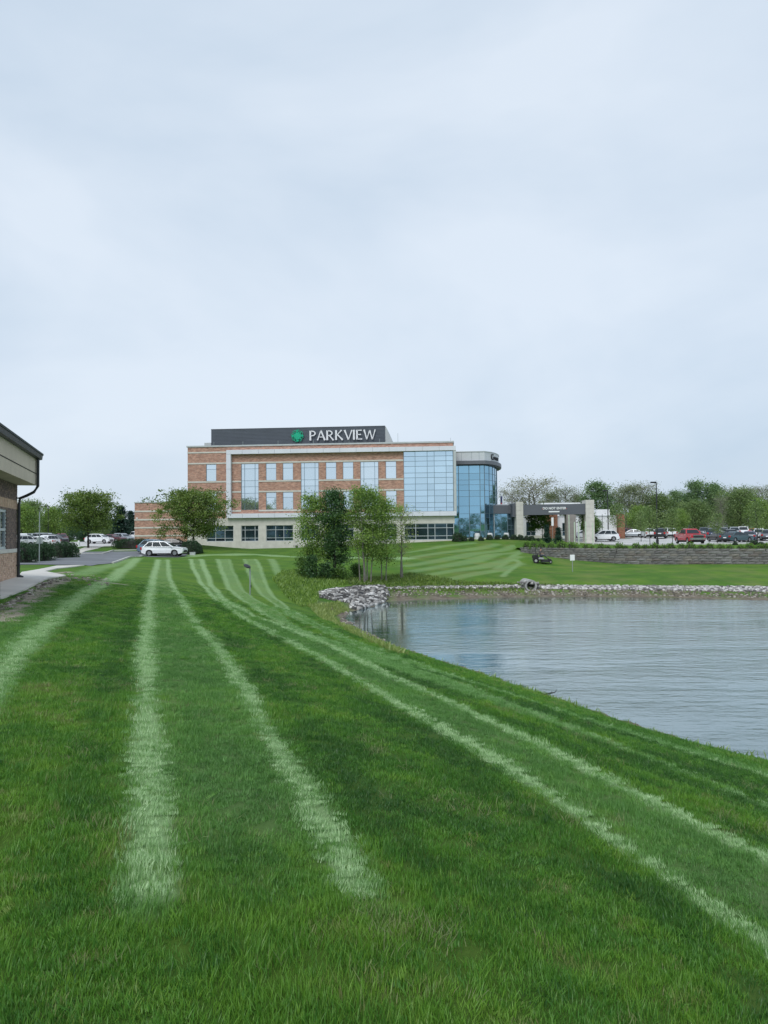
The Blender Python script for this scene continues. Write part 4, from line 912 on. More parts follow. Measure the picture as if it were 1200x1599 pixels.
# clipped hedges and shrubs: leaves in a shell round a twiggy core
def shrub_parts(seed, rx, ry, h, leaf, n, ls, box=0.0, rough=.12):
    r = np.random.default_rng(seed); d = rand_dirs(n, r); d[:, 2] = np.abs(d[:, 2])*1.0-.05
    if box:
        p = 1-box; m_ = np.abs(d)**(1/(p+1e-3)) ; d = np.sign(d)*np.abs(d)**p; 
    bump_ = 1+rough*np.sin(d[:,0]*5+seed)*np.cos(d[:,1]*6-seed)+rough*.6*np.sin(d[:,0]*13+d[:,1]*11)
    rr = (1-.25*r.random(n)**2)*bump_
    C = d*rr[:, None]*np.array([rx, ry, h*.97]); C[:, 2] = np.maximum(C[:, 2], .03)
    V, F, T = leaf_quads(C, ls, r, np.clip(r.normal(.45, .22, n)+.2*(bump_-1)/rough*.5, 0, 1))
    mb = MB(); mb.lathe([(1.0,0),(.95,.35),(.75,.7),(.4,.9),(.02,.97)], 14); core = np.array(mb.v); dd = core/np.maximum(np.linalg.norm(core, axis=1, keepdims=True), 1e-6)
    if box: core = np.sign(core)*np.abs(core)**(1-box*.8)
    mb.v = [tuple(c*np.array([rx, ry, h])*.8) for c in core]
    return mb.mesh('stems', M['bark_dark']), npmesh('foliage', V, F, LEAF[leaf], dict(tone=T))
def place_shrub(name, parts, loc, label, cat, group=None, rz=0, sc=1):
    e = empty(name, loc, rz, label, cat, group); e.scale = (sc, sc, sc) if np.ndim(sc) == 0 else sc; link('stems', parts[0], e); link('foliage', parts[1], e); return e
place_shrub('round_hedge', shrub_parts(1, 1.38, 1.4, 1.7, 'hedge', 9000, .09, .1, .05), G(299,89.5), 'big round dark green clipped bush beside the white SUV', 'hedge')
place_shrub('long_hedge', shrub_parts(2, 2.6, 1.2, 1.25, 'hedge', 9000, .1, .45, .08), G(209,93.5), 'long dark clipped hedge behind the white SUV, before the brick wing', 'hedge')
a1 = G(27,63.5); 
place_shrub('island_hedge', shrub_parts(3, 2.0, 1.5, 1.75, 'hedge', 12000, .10, .45, .12), G(48,68), 'left half of the dark hedge on the kerbed island next to the near building', 'hedge', rz=.3)
place_shrub('island_hedge', shrub_parts(4, 2.35, 1.5, 1.6, 'hedge', 12000, .10, .4, .12), G(83,73.5), 'right half of the dark hedge on the kerbed island', 'hedge', rz=.25)
place_shrub('island_hedge', shrub_parts(5, 1.8, 1.3, 1.7, 'hedge', 7000, .10, .4, .12), G(22,62.5), 'piece of dark island hedge half hidden by the downspout', 'hedge', rz=.3)
# shrubs along the top of the wall
SHR = [shrub_parts(70+i, .52, .5, .86, 'shrub', 1300, .10, .1, .22) for i in range(4)]
def wallpt(s):   # point along the wall by photo column
    pass
WX = np.array([p[0] for p in WALL]); WYv = np.array([p[1] for p in WALL])
def on_wall(px, back):
    lo_, hi_ = 60., 100.
    for _ in range(40):
        mid = (lo_+hi_)/2; X_ = at(px, 860, mid).x; yw = np.interp(X_, WX, WYv)
        if mid < yw+back: lo_ = mid
        else: hi_ = mid
    return at(px, 860, lo_).x, lo_
ords = 'first second third fourth fifth sixth seventh eighth ninth tenth eleventh twelfth thirteenth fourteenth fifteenth sixteenth seventeenth eighteenth nineteenth twentieth'.split()+['twenty-'+w for w in 'first second third fourth fifth sixth seventh eighth'.split()]
WZT = .14
for i, (px, s_) in enumerate([(823.5,1.0),(835,1.15),(845.5,1.1),(860.5,.95),(877,1.25),(892.5,1.1),(900,.75),(915.5,.85),(924.5,.7),(939,1.0),(949.5,.8),(967,1.15),(977,.8),(994.5,1.1),(1008.5,.9),(1023,1.15),(1036.5,.9),(1048.5,1.05),(1065.5,1.0),(1079.5,1.15),(1095,.85),(1109,1.05),(1126,.95),(1140.5,.9),(1157,.85),(1171,1.1),(1187,1.0),(1198,1.1)]):
    X_, Y_ = on_wall(px, 1.25); s2 = s_*Y_/88*1.02
    place_shrub('wall_shrub', SHR[i % 4], (X_, Y_, gz(X_, Y_+.5)-.02), f'small round light green shrub on the retaining wall, {ords[i]} from the wall left end', 'shrub', 'shrubs in a row on the retaining wall', rz=i*1.3, sc=(s2, s2, s2*.95))
for i, (px, Y_, s_) in enumerate([(1149,86,.55),(1178,86.5,.8),(1189,84.5,.6)]):
    place_shrub('lot_shrub', shrub_parts(90+i, .6, .5, .7, 'hedge', 1200, .10, .1, .2), G(px, Y_), ['small dark shrub at the lot edge behind the twenty-fourth wall shrub','dark low shrub at the lot edge under the navy sedan','dark shrub at the lot edge beside the slim tree'][i], 'shrub', sc=s_)
bl = shrub_parts(99, .55, .5, .8, 'hedge', 1100, .1, .1, .12)
for i, (px, s_) in enumerate([(716,1.6),(725,1.0),(737,.8),(752,.8),(765,.95),(777,.8),(790,.95),(803,.95),(813,1.0),(823.5,.9),(831,.9),(841,.6)]):
    place_shrub('foundation_shrub', bl, G(px, 104.5 if px < 760 else 105.5), f'dark ball shrub at the glass entrance foot, {ords[i]} from the left', 'shrub', 'ball shrubs along the glass entrance', rz=i, sc=s_)
for i, px in enumerate([746,766,791.5]):
    p = G(px, 107.0); e = empty('white_planter', p, 0, ['white pot left of the link glass, by the tower foot','white pot at the tower right foot','white pot in front of the link glass'][i], 'planter', 'white pots by the entrance')
    mb = MB(); mb.lathe([(.0,0),(.34,0),(.4,.5),(.33,.9),(.30,.9),(.30,.8),(.0,.8)], 14); mb.build('pot', M['white_render'], e)
# rough growth by the inlet: tall weeds, and weeds along the banks
def weeds(name, pts, h, leafm, lab, seed, w=.03):
    r = np.random.default_rng(seed); n = len(pts); P = np.array(pts); z = ground(P[:,0], P[:,1]); H_ = h*(.5+r.random(n)); a = r.random(n)*6.28; lean = r.normal(0, .35, (n,2))*H_[:,None]
    wx = np.cos(a)*w; wy = np.sin(a)*w
    b = np.stack([P[:,0], P[:,1], z-.02], 1); t_ = b+np.stack([lean[:,0], lean[:,1], H_], 1); md = (b+t_)/2+np.stack([-lean[:,0]*.12, -lean[:,1]*.12, H_*.08], 1); o = np.stack([wx, wy, 0*wx], 1)
    V = np.stack([b-o*.6, b+o*.6, md+o, md-o, t_+o*.15, t_-o*.15], 1).reshape(-1, 3); i0 = np.arange(n)*6
    F = np.vstack([np.stack([i0, i0+1, i0+2, i0+3], 1), np.stack([i0+3, i0+2, i0+4, i0+5], 1)])
    return link(name, npmesh(name, V, F, LEAF[leafm], dict(tone=np.repeat(np.clip(r.normal(.5,.25,n),0,1), 6))), kind='stuff', label=lab)
def scatter_poly(px_poly, n, seed):
    P = hits(px_poly); r = np.random.default_rng(seed); lo_ = P.min(0); hi_ = P.max(0); o = []
    while len(o) < n:
        q = lo_+r.random((4*n, 2))*(hi_-lo_); q = q[sdist(q[:,0], q[:,1], P) < 0]; o += list(q)
    return np.array(o[:n])
weeds('tall_weeds', scatter_poly([(425,905),(440,893),(470,890),(540,895),(545,913),(505,920),(495,942),(470,948),(445,930)], 8000, 1), .19, 'spring', 'rough uncut green weeds on the slope left of the stone heap', 2, .035)
weeds('tall_weeds', scatter_poly([(530,905),(640,895),(720,908),(820,912),(900,915),(820,922),(640,922),(560,924)], 6000, 3), .16, 'locust', 'uncut grass fringe along the far bank above the stones', 4, .035)
weeds('tall_weeds', scatter_poly([(480,945),(530,940),(545,955),(520,962),(560,990),(640,1025),(620,1022),(540,985),(500,965)], 4000, 5), .16, 'yellow', 'dry yellowish grass along the left shore', 6, .025)
shp = np.array(shore); k0 = 4; bank = []
rr_ = np.random.default_rng(8)
for a, b in zip(shp[3:18], shp[4:19]):
    n_ = int(np.hypot(*(b-a))*70); tt = rr_.random((n_,1)); nrm = np.array([-(b-a)[1], (b-a)[0]])/np.hypot(*(b-a)); q = a+(b-a)*tt
    s_ = 1 if sdist(np.array([q[0][0]+nrm[0]*.5]), np.array([q[0][1]+nrm[1]*.5]), SH)[0] > 0 else -1; keep = (np.sin(q[:,0]*2.7+q[:,1]*1.1)+rr_.normal(0,.5,n_)) > -.4; bank += list((q+nrm*s_*(rr_.random((n_,1))*.45+.02))[keep])
weeds('bank_grass', np.array(bank), .14, 'spring', 'ragged grass edge overhanging the near shore', 9, .012)
# ------------------------------------------------------------------ retaining wall
t0x, t0y = WALL[0]
rw = empty('retaining_wall', (0,0,0), 0, 'long grey stone block retaining wall behind the far bank lawn', 'wall')
BM = [simple('wall_block_'+n, tuple(q*.42+.055*w_ for q, w_ in zip(c, (1.05,1,.95))), .92, var=.3, scale=2.5, bump=.5) for n, c in [('grey',(.25,.245,.24)),('dark',(.165,.16,.165)),('buff',(.31,.285,.25)),('light',(.33,.33,.325)),('brown',(.20,.17,.15))]]
def block_mesh(w, h, seed, mt):
    r = np.random.default_rng(seed); mb = MB(); nx = max(2, int(w/.3)); vs_ = []; fs = []
    for j in range(3):
        for i in range(nx+1):
            edge = i in (0, nx) or j in (0, 2); vs_.append((w*(i/nx-.5), -.16-(0 if edge else r.uniform(.015,.07)), h*(j/2-.5)))
    f = lambda i, j: j*(nx+1)+i
    for j in range(2):
        for i in range(nx): fs.append((f(i,j), f(i+1,j), f(i+1,j+1), f(i,j+1)))
    o = len(vs_); vs_ += [(-w/2,.2,-h/2),(w/2,.2,-h/2),(w/2,.2,h/2),(-w/2,.2,h/2)]
    fs += [(f(0,0),o,o+1,f(nx,0))] if nx == 0 else []
    fs += [(f(0,0), f(0,1), f(0,2), o+3, o), (f(nx,0), o+1, o+2, f(nx,2), f(nx,1)), tuple([f(i,2) for i in range(nx+1)])+(o+2, o+3), tuple([f(i,0) for i in range(nx, -1, -1)])+(o, o+1)]
    mb.add(vs_, fs); return mb.mesh('stone_block', mt)
Hc_ = .262; widths = (.62, .92, 1.22, .78)
BLK = {(wi, mi): block_mesh(widths[wi], Hc_, wi*10+mi, BM[mi]) for wi in range(4) for mi in range(5)}
WP = [Vector((x, y)) for x, y in WALL]; seg = [(WP[i+1]-WP[i]).length for i in range(len(WP)-1)]; tot = sum(seg)
def wall_at(s):
    for i, l_ in enumerate(seg):
        if s <= l_ or i == len(seg)-1: d = (WP[i+1]-WP[i]).normalized(); return WP[i]+d*s, d
        s -= l_
rw_r = random.Random(3); nblk = 0; vis = sum(seg[:6])+1.2
back_mb = MB()
for c in range(8):
    s = rw_r.uniform(-.3, 0); z = WZT-Hc_*(c+.5)
    while s < tot:
        wi = rw_r.choice((0,1,1,2,3)); w = widths[wi]*1.0; p, d = wall_at(max(0, s+w/2)); g_ = gz(p.x-d.y*-.3, p.y-.35)
        if z+Hc_/2 > g_-.05 and not (c == 0 and p.x > 36.2 and False):
            mi = rw_r.choices(range(5), (5,2.2,2.2,2,1.6))[0]
            if s < vis and nblk < 300:
                o = link('stone_block', BLK[(wi, mi)], rw); o.location = (p.x+d.y*rw_r.uniform(-.02,.02), p.y+rw_r.uniform(-.025,.025), z); o.rotation_euler = (0, 0, math.atan2(d.y, d.x)); o.scale = (1-.012/w, 1, .955); nblk += 1
            else:
                m4 = Matrix.Translation((p.x, p.y, z)) @ Matrix.Rotation(math.atan2(d.y, d.x), 4, 'Z'); me_ = BLK[(wi, mi)]
                back_mb.add([m4 @ Vector((v.co.x*.985, v.co.y, v.co.z*.955)) for v in me_.vertices], [tuple(p_.vertices) for p_ in me_.polygons], mi)
        s += w
if back_mb.v: back_mb.build('block_courses', BM, rw, kind='stuff')
mb = MB(); s = 0
P = [wall_at(tot*k/60) for k in range(61)]
for (p, d), (q, e_) in zip(P, P[1:]):
    mb.add([(p.x-d.y*-.0, p.y-.06, -2.0),(q.x, q.y-.06, -2.0),(q.x, q.y-.06, WZT-.03),(p.x, p.y-.06, WZT-.03),(p.x, p.y+.5, WZT-.02),(q.x, q.y+.5, WZT-.02)], [(0,1,2,3),(3,2,5,4)])
mb.build('earth_backing', simple('dark_joint', (.045,.045,.045), .95), rw)
# white stone strip along the top
def stones(name, P, smin, smax, mats, label, seed, dz=0, flat=.7, parent=None):
    r = np.random.default_rng(seed); n = len(P); z = P[:,2] if P.shape[1] == 3 else ground(P[:,0], P[:,1])
    base = np.array([(-1,-1,-1),(1,-1,-1),(1,1,-1),(-1,1,-1),(-.75,-.75,.9),(.75,-.75,.9),(.75,.75,.9),(-.75,.75,.9)])*.5
    Fb = np.array([(0,3,2,1),(4,5,6,7),(0,1,5,4),(1,2,6,5),(2,3,7,6),(3,0,4,7)])
    S_ = r.uniform(smin, smax, n)[:, None, None]; V = base[None]*(1+r.normal(0, .16, (n, 8, 3)))*S_*np.array([1.15, .85, flat])
    a = r.random(n)*6.28; ti = r.normal(0, .45, n); ca_, sa = np.cos(a), np.sin(a); ct, st_ = np.cos(ti), np.sin(ti)
    x, y, zz = V[...,0], V[...,1], V[...,2]; y2 = y*ct[:,None]-zz*st_[:,None]; z2 = y*st_[:,None]+zz*ct[:,None]
    V = np.stack([x*ca_[:,None]-y2*sa[:,None], x*sa[:,None]+y2*ca_[:,None], z2], -1)+np.stack([P[:,0], P[:,1], z+dz], 1)[:, None]
    F = (Fb[None]+(np.arange(n)*8)[:, None, None]).reshape(-1, 4)
    return link(name, npmesh(name, V.reshape(-1,3), F, mats, dict(tone=np.repeat(r.random(n), 8))), parent, kind='stuff', label=label)
t = NT('pale_riprap_stone'); t.base(t.ramp(t.attr('tone'), [(0,(.07,.068,.065)),(.3,(.20,.19,.185)),(.6,(.42,.405,.39)),(1,(.68,.665,.65))])); t.set(rough=.9); t.bump(t.noise(20,6,.7), .3, .02); M['riprap'] = t.mat
t = NT('mixed_heap_stone'); t.base(t.ramp(t.attr('tone'), [(0,(.035,.035,.035)),(.4,(.13,.125,.12)),(.7,(.36,.35,.335)),(1,(.66,.65,.63))])); t.set(rough=.9); t.bump(t.noise(20,6,.7), .4, .02); M['heap_stone'] = t.mat
t = NT('brown_shore_stone'); t.base(t.ramp(t.attr('tone'), [(0,(.08,.07,.06)),(.6,(.22,.19,.155)),(1,(.42,.39,.35))])); t.set(rough=.9); M['shore_stone'] = t.mat
P = []
for k in range(2600):
    s = rw_r.uniform(0, tot*.62); p, d = wall_at(s); b = rw_r.uniform(.35, 1.9); P.append((p.x-d.y*b, p.y+d.x*b, 0))
P = np.array(P); P[:,2] = ground(P[:,0], P[:,1])+.03; stones('landscape_stones', P, .10, .24, M['riprap'], 'strip of white landscape stones round the wall-top shrubs', 11)
# riprap along the far shore and the heap at the pond corner
r = np.random.default_rng(21)
top = hits([(600,922),(640,919),(700,917),(760,916),(812,917)]); Pts = []
def along(px0, px1, ya, yb, n, ypow=1):
    px = px0+(px1-px0)*r.random(n); t_ = (r.random(n)**ypow)[:, None]; k_ = np.linspace(px0, px1, 26)
    A_ = hits([(p, float(ya(p))) for p in k_], 30, 75); B_ = hits([(p, float(yb(p))) for p in k_], 30, 75)
    ip_ = lambda Q: np.column_stack([np.interp(px, k_, Q[:, 0]), np.interp(px, k_, Q[:, 1])])
    return ip_(A_)*(1-t_)+ip_(B_)*t_
fa = lambda p: np.interp(p, [590,640,700,800,850,1000,1200,1300], [919,917,916.5,915,915,915.5,917,918]); fb = lambda p: np.interp(p, [590,640,700,800,850,1000,1200,1300], [922,920,919.5,918.5,919.5,921.5,924.5,925.5])
w = along(845, 1290, fa, fb, 2400); w2_ = along(596, 845, fa, fb, 850)
stones('riprap_stones', np.vstack([w, w2_]), .10, .27, M['riprap'], 'band of white riprap stones along the far shore', 22, .03)
fc = lambda p: fb(p)-1; fd = lambda p: np.interp(p, [590,640,700,800,850,1000,1200,1300], [934,932,931,930,930,930,935,936])
stones('shore_stones', along(596, 1290, fc, fd, 1700), .05, .16, M['shore_stone'], 'small brown stones on the muddy margin of the far shore', 23, .01)
heap_poly = hits([(497,926),(520,921),(560,917),(600,916),(606,928),(598,940),(585,945),(560,952),(548,950),(552,942),(520,938),(500,934)], 30, 75)
lo_, hi_ = heap_poly.min(0), heap_poly.max(0); q = lo_+r.random((3300,2))*(hi_-lo_); q = q[sdist(q[:,0], q[:,1], heap_poly) < 0]
hz_ = ground(q[:,0], q[:,1])+.22*np.clip(-sdist(q[:,0], q[:,1], heap_poly), 0, 1)*r.random(len(q))+.04
stones('riprap_heap', np.column_stack([q, np.maximum(hz_, WL+.02)]), .12, .38, M['heap_stone'], 'heap of pale broken stones at the corner of the pond under the trees', 24)
lp = hits([(545,957),(535,966),(548,978),(575,994),(605,1007),(640,1020),(680,1033),(640,1017),(600,1001),(570,986),(556,975),(552,962)], 20, 75)
lo_, hi_ = lp.min(0), lp.max(0); q = lo_+r.random((30000,2))*(hi_-lo_); q = q[np.abs(sdist(q[:,0], q[:,1], SH)-.12) < .42]; q = q[:1500]; stones('shore_stones', q, .04, .13, M['shore_stone'], 'pebbles and mud lumps on the left shore of the pond', 25, .01)
# broken edge beside the sidewalk
q = hits([(x, y) for x, y in zip(np.interp(r.random(700), [0,.3,.6,1], [0,45,90,180]), np.zeros(700))] and [(px_, np.interp(px_, [0,40,88,103,150,185],[952,929,905.5,902,907,911.5])+r.normal(0, 3.0)) for px_ in r.uniform(-5, 170, 380)], 8, 60)
stones('broken_edge_stones', q, .03, .13, M['shore_stone'], 'crumbled soil and stones along the sidewalk edge', 26, .0, .5)
# ------------------------------------------------------------------ culvert outlet
p = G(829, 58.0); pz = WL+.03
cu = empty('culvert_pipe', (p.x, p.y, pz), RAD(2), 'pale concrete culvert outlet with dark round mouth at the waterline', 'pipe')
cu.scale = (.85,.85,.85); mb = MB(); n = 20; vo = []; fs = []
for k in range(n): t_ = 2*math.pi*k/n; vo += [(.55*math.cos(t_), 0, .85+.55*math.sin(t_)), (.55*math.cos(t_), 2.6, .85+.55*math.sin(t_)), (.40*math.cos(t_), 0, .85+.40*math.sin(t_)), (.40*math.cos(t_), 2.5, .85+.40*math.sin(t_))]
for k in range(n):
    a = 4*k; b = 4*((k+1) % n); fs += [(a, b, b+1, a+1), (a+2, a+3, b+3, b+2), (a, a+2, b+2, b)]
mb.add(vo, fs); mb.build('barrel', simple('pale_old_concrete', (.33,.33,.32), .85, var=.25, scale=3), cu)
mb = MB(); mb.prism([(-.62,.0),(-.58,.5),(-.5,.3),(.5,.3),(.58,.5),(.62,.0)], -.0, .3); mb.prism([(-.55,.02),(.55,.02),(.62,-.75),(-.62,-.75)], .05, .2, 'z'); mb.prism([(-.58,.2),(-.64,-.72),(-.55,-.75),(-.48,.2)], .2, .42, 'z'); mb.prism([(.58,.2),(.64,-.72),(.55,-.75),(.48,.2)], .2, .42, 'z'); mb.build('apron', M['curb'], cu)
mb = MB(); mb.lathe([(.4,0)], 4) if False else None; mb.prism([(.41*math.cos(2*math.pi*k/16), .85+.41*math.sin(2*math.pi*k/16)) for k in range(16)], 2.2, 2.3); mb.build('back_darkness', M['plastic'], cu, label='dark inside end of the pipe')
st_p = [(p.x+r.normal(0,.55), p.y+r.uniform(.1,.7), pz+.86+r.uniform(0,.15)) for _ in range(22)]
stones('culvert_cover_stones', np.array(st_p), .12, .3, M['riprap'], 'pale stones piled over the culvert pipe', 31)
# ------------------------------------------------------------------ signs, posts, lamps
def small_sign(p, h, w_, hh, label, mat, rz=0, name='sign_post', txt=None):
    e = empty(name, p, rz, label, 'sign'); mb = MB(); mb.box(-.03,.03,-.02,.02,-.1,h); mb.build('post', M['grey_metal'], e); mb = MB(); mb.box(-w_/2,w_/2,-.045,-.025,h-hh,h+.02); mb.build('sign_plate', mat, e, bevel=.01); return e
s_ = small_sign(G(894,68), 1.55, .42, .52, 'small white square notice sign on a thin post on the far bank lawn', M['sign_white'])
e = empty('path_lamp', G(390.5,42), RAD(15), 'slim grey post with tilted dark round head standing on the striped lawn', 'lamp')
mb = MB(); mb.tube([(0,0,-.1),(0,0,1.48)], .038, 8); mb.build('post', M['grey_metal'], e)
mb = MB(); mb.tube([(.01,0,1.44),(-.04,0,1.62)], .022, 6); mb.build('bracket', M['dark_metal'], e)
mb = MB(); mb.lathe([(.0,.06),(.12,.055),(.205,.02),(.215,0),(.2,-.03),(.05,-.05),(0,-.05)], 16); o = mb.build('lamp_head', M['dark_metal'], e, smooth=True); o.location = (-.16,0,1.64); o.rotation_euler = (RAD(24), RAD(22), 0)
mb = MB(); mb.box(.03,.08,-.03,.03,.42,.56); mb.build('junction_box', M['dark_metal'], e)
def lamp_post(px, Y, ytop, label, arm=-1, r=.09, name='lamp_post', head=True, mat='dark_metal'):
    b = G(px, Y); ztop = at(px, ytop, Y).z-b.z; e = empty(name, b, 0, label, 'lamp post', 'lamp posts')
    mb = MB(); mb.tube([(0,0,-.1),(0,0,.7),(0,0,.72),(0,0,ztop)], [r*1.9,r*1.9,r,r*.75], 8); mb.build('pole', M[mat], e)
    if head: mb = MB(); mb.box(min(0,arm*.75), max(0,arm*.75), -.14, .14, ztop-.04, ztop+.08); mb.box(min(0,arm*.8)-.0, max(0,arm*.8)*.5, -.05,.05, ztop-.12, ztop-.04); mb.build('lamp_head', M[mat], e, bevel=.02)
    return e
lamp_post(1027.5, 99, 753, 'tall dark lamp post rising above the far trees right of the canopy', -1, .10)
lamp_post(951, 116, 766, 'dark lamp post in front of the clinic beside the white SUV', -1, .09)
lamp_post(942, 121, 803, 'short dark post against the clinic wall left of the dark lamp post', -1, .05, head=False)
lamp_post(1182, 135, 781, 'distant lamp post above the trees near the right picture edge', -1, .12)
lamp_post(75, 140, 790, 'distant dark lamp post behind the left parked cars', -1, .10)
lamp_post(889, 117, 803, 'dark pole under the canopy between the piers', 1, .05, head=False)
lamp_post(858, 113, 803, 'rust-dark pole under the canopy lettering', 1, .05, head=False)
e = empty('street_sign', G(61.5,52), RAD(8), 'tall thin signpost with blank grey back of a sign beside the access road', 'sign')
hs = at(61.5,799,52).z-e.location.z
mb = MB(); mb.tube([(0,0,-.1),(0,0,hs)], .035, 6); mb.build('post', M['grey_metal'], e)
mb = MB(); mb.box(-.2,.2,.03,.05,at(61,849,52).z-e.location.z,at(61,839.5,52).z-e.location.z); mb.build('sign_plate', M['grey_metal'], e, bevel=.01)
# pale posts in front of the canopy
for i, (px, yt, yb) in enumerate([(889.8,804,843),(898.2,815,844),(904.8,815,844),(915.6,814,845),(926.8,817,846)]):
    Y = 104.5-.25*i; b = G(px, Y); zt = at(px, yt, Y).z; e = empty('pale_post', b, 0, f'slim pale green-white post before the canopy, {ords[i]} from the left', 'post', 'slim pale posts in front of the canopy')
    mb = MB(); mb.tube([(0,0,-.1),(0,0,zt-b.z)], .07, 8); mb.build('shaft', simple('pale_green_post', (.55,.66,.52), .5) if i == 0 else bpy.data.materials['pale_green_post'], e); mb = MB(); mb.box(-.14,.14,-.14,.14,-.02,.06); mb.build('foot', M['curb'], e)
b = G(864, 108); e = empty('banner_pole', b, 0, 'slim pole with long white banner under the left half of the canopy', 'banner'); mb = MB(); mb.tube([(0,0,-.1),(0,0,3.6)], .03, 6); mb.build('pole', M['grey_metal'], e); mb = MB(); mb.box(-.16,.16,-.03,.0,2.3,3.5); mb.build('banner', M['sign_white'], e)
b = G(783, 132); e = empty('flagpole', b, 0, 'flagpole with a limp red white and blue flag behind the entrance link', 'flagpole'); zt = at(783,766,132).z-b.z
mb = MB(); mb.tube([(0,0,0),(0,0,zt)], .06, 6); mb.build('pole', M['grey_metal'], e)
fl = link('flag', None, e) if False else None
for z0, z1, mt in ((zt-2.2,zt-1.0,simple('flag_blue',(.03,.04,.13),.8)),(zt-3.6,zt-2.2,simple('flag_red',(.38,.05,.06),.8)),(zt-4.0,zt-3.6,M['sign_white'])):
    mb = MB(); mb.prism([(.05,-.03),(.22,-.10),(.34,.02),(.28,.1),(.1,.05)], z0, z1, 'z'); mb.build('flag', mt, e)
e = empty('bollard', G(123,104), 0, 'short white bollard beside the left lot entrance', 'bollard'); mb = MB(); mb.lathe([(.22,0),(.2,.1),(.16,.15),(.16,.75),(.1,.85),(0,.88)], 10); mb.build('shaft', M['sign_white'], e)
e = empty('utility_box', G(301,87.6), 0, 'small grey utility box on the grass before the round bush', 'box'); mb = MB(); mb.box(-.3,.3,-.2,.2,-.05,.28); mb.box(-.32,.32,-.22,.22,.28,.34); mb.build('cabinet', M['cap'], e, bevel=.02)
# ------------------------------------------------------------------ the near brick building on the left
VP = Vector((-0.2903, 0.9569)); ny_ = Vector((VP.y, -VP.x))           # along the wall, and out of the wall
cnr = at(25.5, 903, 28.0); nb = empty('near_building', (cnr.x, cnr.y, 0), math.atan2(VP.y, VP.x), 'brick building corner with beige soffit band, dark gutter and window at the left edge', 'building')
# local frame: +x along the wall away from the viewer, +y into the building, corner at origin
BRK = [simple('brick_'+n, c, .9, var=.3, scale=9, bump=.3) for n, c in [('a',(.52,.36,.26)),('b',(.60,.43,.32)),('c',(.44,.29,.21)),('d',(.56,.38,.27))]]
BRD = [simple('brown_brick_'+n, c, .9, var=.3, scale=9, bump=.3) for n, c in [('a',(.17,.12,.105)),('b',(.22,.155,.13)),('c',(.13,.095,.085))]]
g0z = gz(cnr.x, cnr.y); zs0 = g0z-.1
wz = [at(3, y_, 26.5).z for y_ in (858, 797)]; 
def brick_zone(z0, z1, mats, L0, L1, holes=(), soldier=False):
    r_ = random.Random(int(z0*100)); mb = {i: MB() for i in range(len(mats))}; h = .0667; z = z0; row = 0
    if soldier:
        x_ = L0
        while x_ < L1: i = r_.randrange(len(mats)); mb[i].box(x_+.005, x_+.062, -.012-r_.random()*.004, .05, z0+.005, z1-.005); x_ += .067
    while not soldier and z < z1-.01:
        x_ = L0-(.1 if row % 2 else 0); zt_ = min(z+h-.008, z1)
        while x_ < L1:
            a, b = max(x_, L0), min(x_+.195, L1)
            if b-a > .03 and not any(hh[0] < (a+b)/2 < hh[1] and hh[2] < z+.03 < hh[3] for hh in holes):
                i = r_.randrange(len(mats)); mb[i].box(a, b, -.012-r_.random()*.004, .05, z, zt_)
            x_ += .203
        z += h; row += 1
    allm = MB(); 
    for i in mb: allm.add(mb[i].v, mb[i].f, i)
    allm.build('brick_courses', mats, nb, kind='stuff')
zsill = wz[0]; zh = wz[1]; zso = at(25.5, 757+0, 28).z
zc1 = at(22, 782, 28).z; zc2 = at(22, 796, 28).z
WX0, WX1 = -4.0, -1.95
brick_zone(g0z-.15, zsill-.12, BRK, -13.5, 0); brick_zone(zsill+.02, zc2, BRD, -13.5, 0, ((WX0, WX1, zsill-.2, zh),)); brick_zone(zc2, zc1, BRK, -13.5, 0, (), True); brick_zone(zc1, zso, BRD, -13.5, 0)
mb = MB(); mb.box(-13.6, .02, -.05, .1, zsill-.13, zsill+.01); mb.build('stone_sill', M['stone_trim'], nb, bevel=.01)
joint = simple('mortar', (.30,.27,.24), .95)
mb = wall_with_holes(-14, 0, g0z-.3, zso+.1, [(WX0,WX1,zsill,zh)], .003, .28); mb.box(-.3,-.002,.28,9,g0z-.3,zso+.1); mb.build('brick_backing', joint, nb)
window(WX0, WX1, zsill+.01, zh, ((WX0+WX1)/2,), ((zsill+zh)/2,), 'glass_dark', 'mullion_white', y=.08, parent=nb, fw_=.1)
OV = .65; ztop = at(60, 712, 28.5).z; zb_ = zso
mb = MB(); mb.box(-14, .35, -OV, 9.5, zb_, ztop-.12); mb.build('soffit_band', simple('beige_stucco', (.56,.48,.39), .9, var=.08, scale=1.5, bump=.3), nb)
for zz in (zb_+.42,): mb = MB(); mb.box(-14, .362, -OV-.012, -OV+.01, zz, zz+.03); mb.box(.35,.362,-OV,9,zz,zz+.03); mb.build('band_joint', M['bark_dark'], nb)
mb = MB(); mb.box(-.02,.01,-OV-.008,-OV+.01,zb_,ztop-.12); mb.build('band_joint', M['bark_dark'], nb)
mb = MB(); mb.prism([(-OV-.16,ztop-.14),(-OV-.02,ztop-.16),(-OV-.0,ztop+.02),(-OV-.18,ztop+.02)], -14, .45, 'x'); mb.build('gutter', M['dark_metal'], nb)
mb = MB(); mb.prism([(-OV-.2,ztop+.03),(-OV-.2,ztop+.1),(3.5,ztop+1.7),(9.5,ztop+1.7),(9.5,ztop+.03)], -14, .5, 'x'); mb.build('roof', simple('dark_shingle', (.06,.07,.075), .9, var=.3, scale=5), nb)
mb = MB(); dsx = .02; xo = -.12
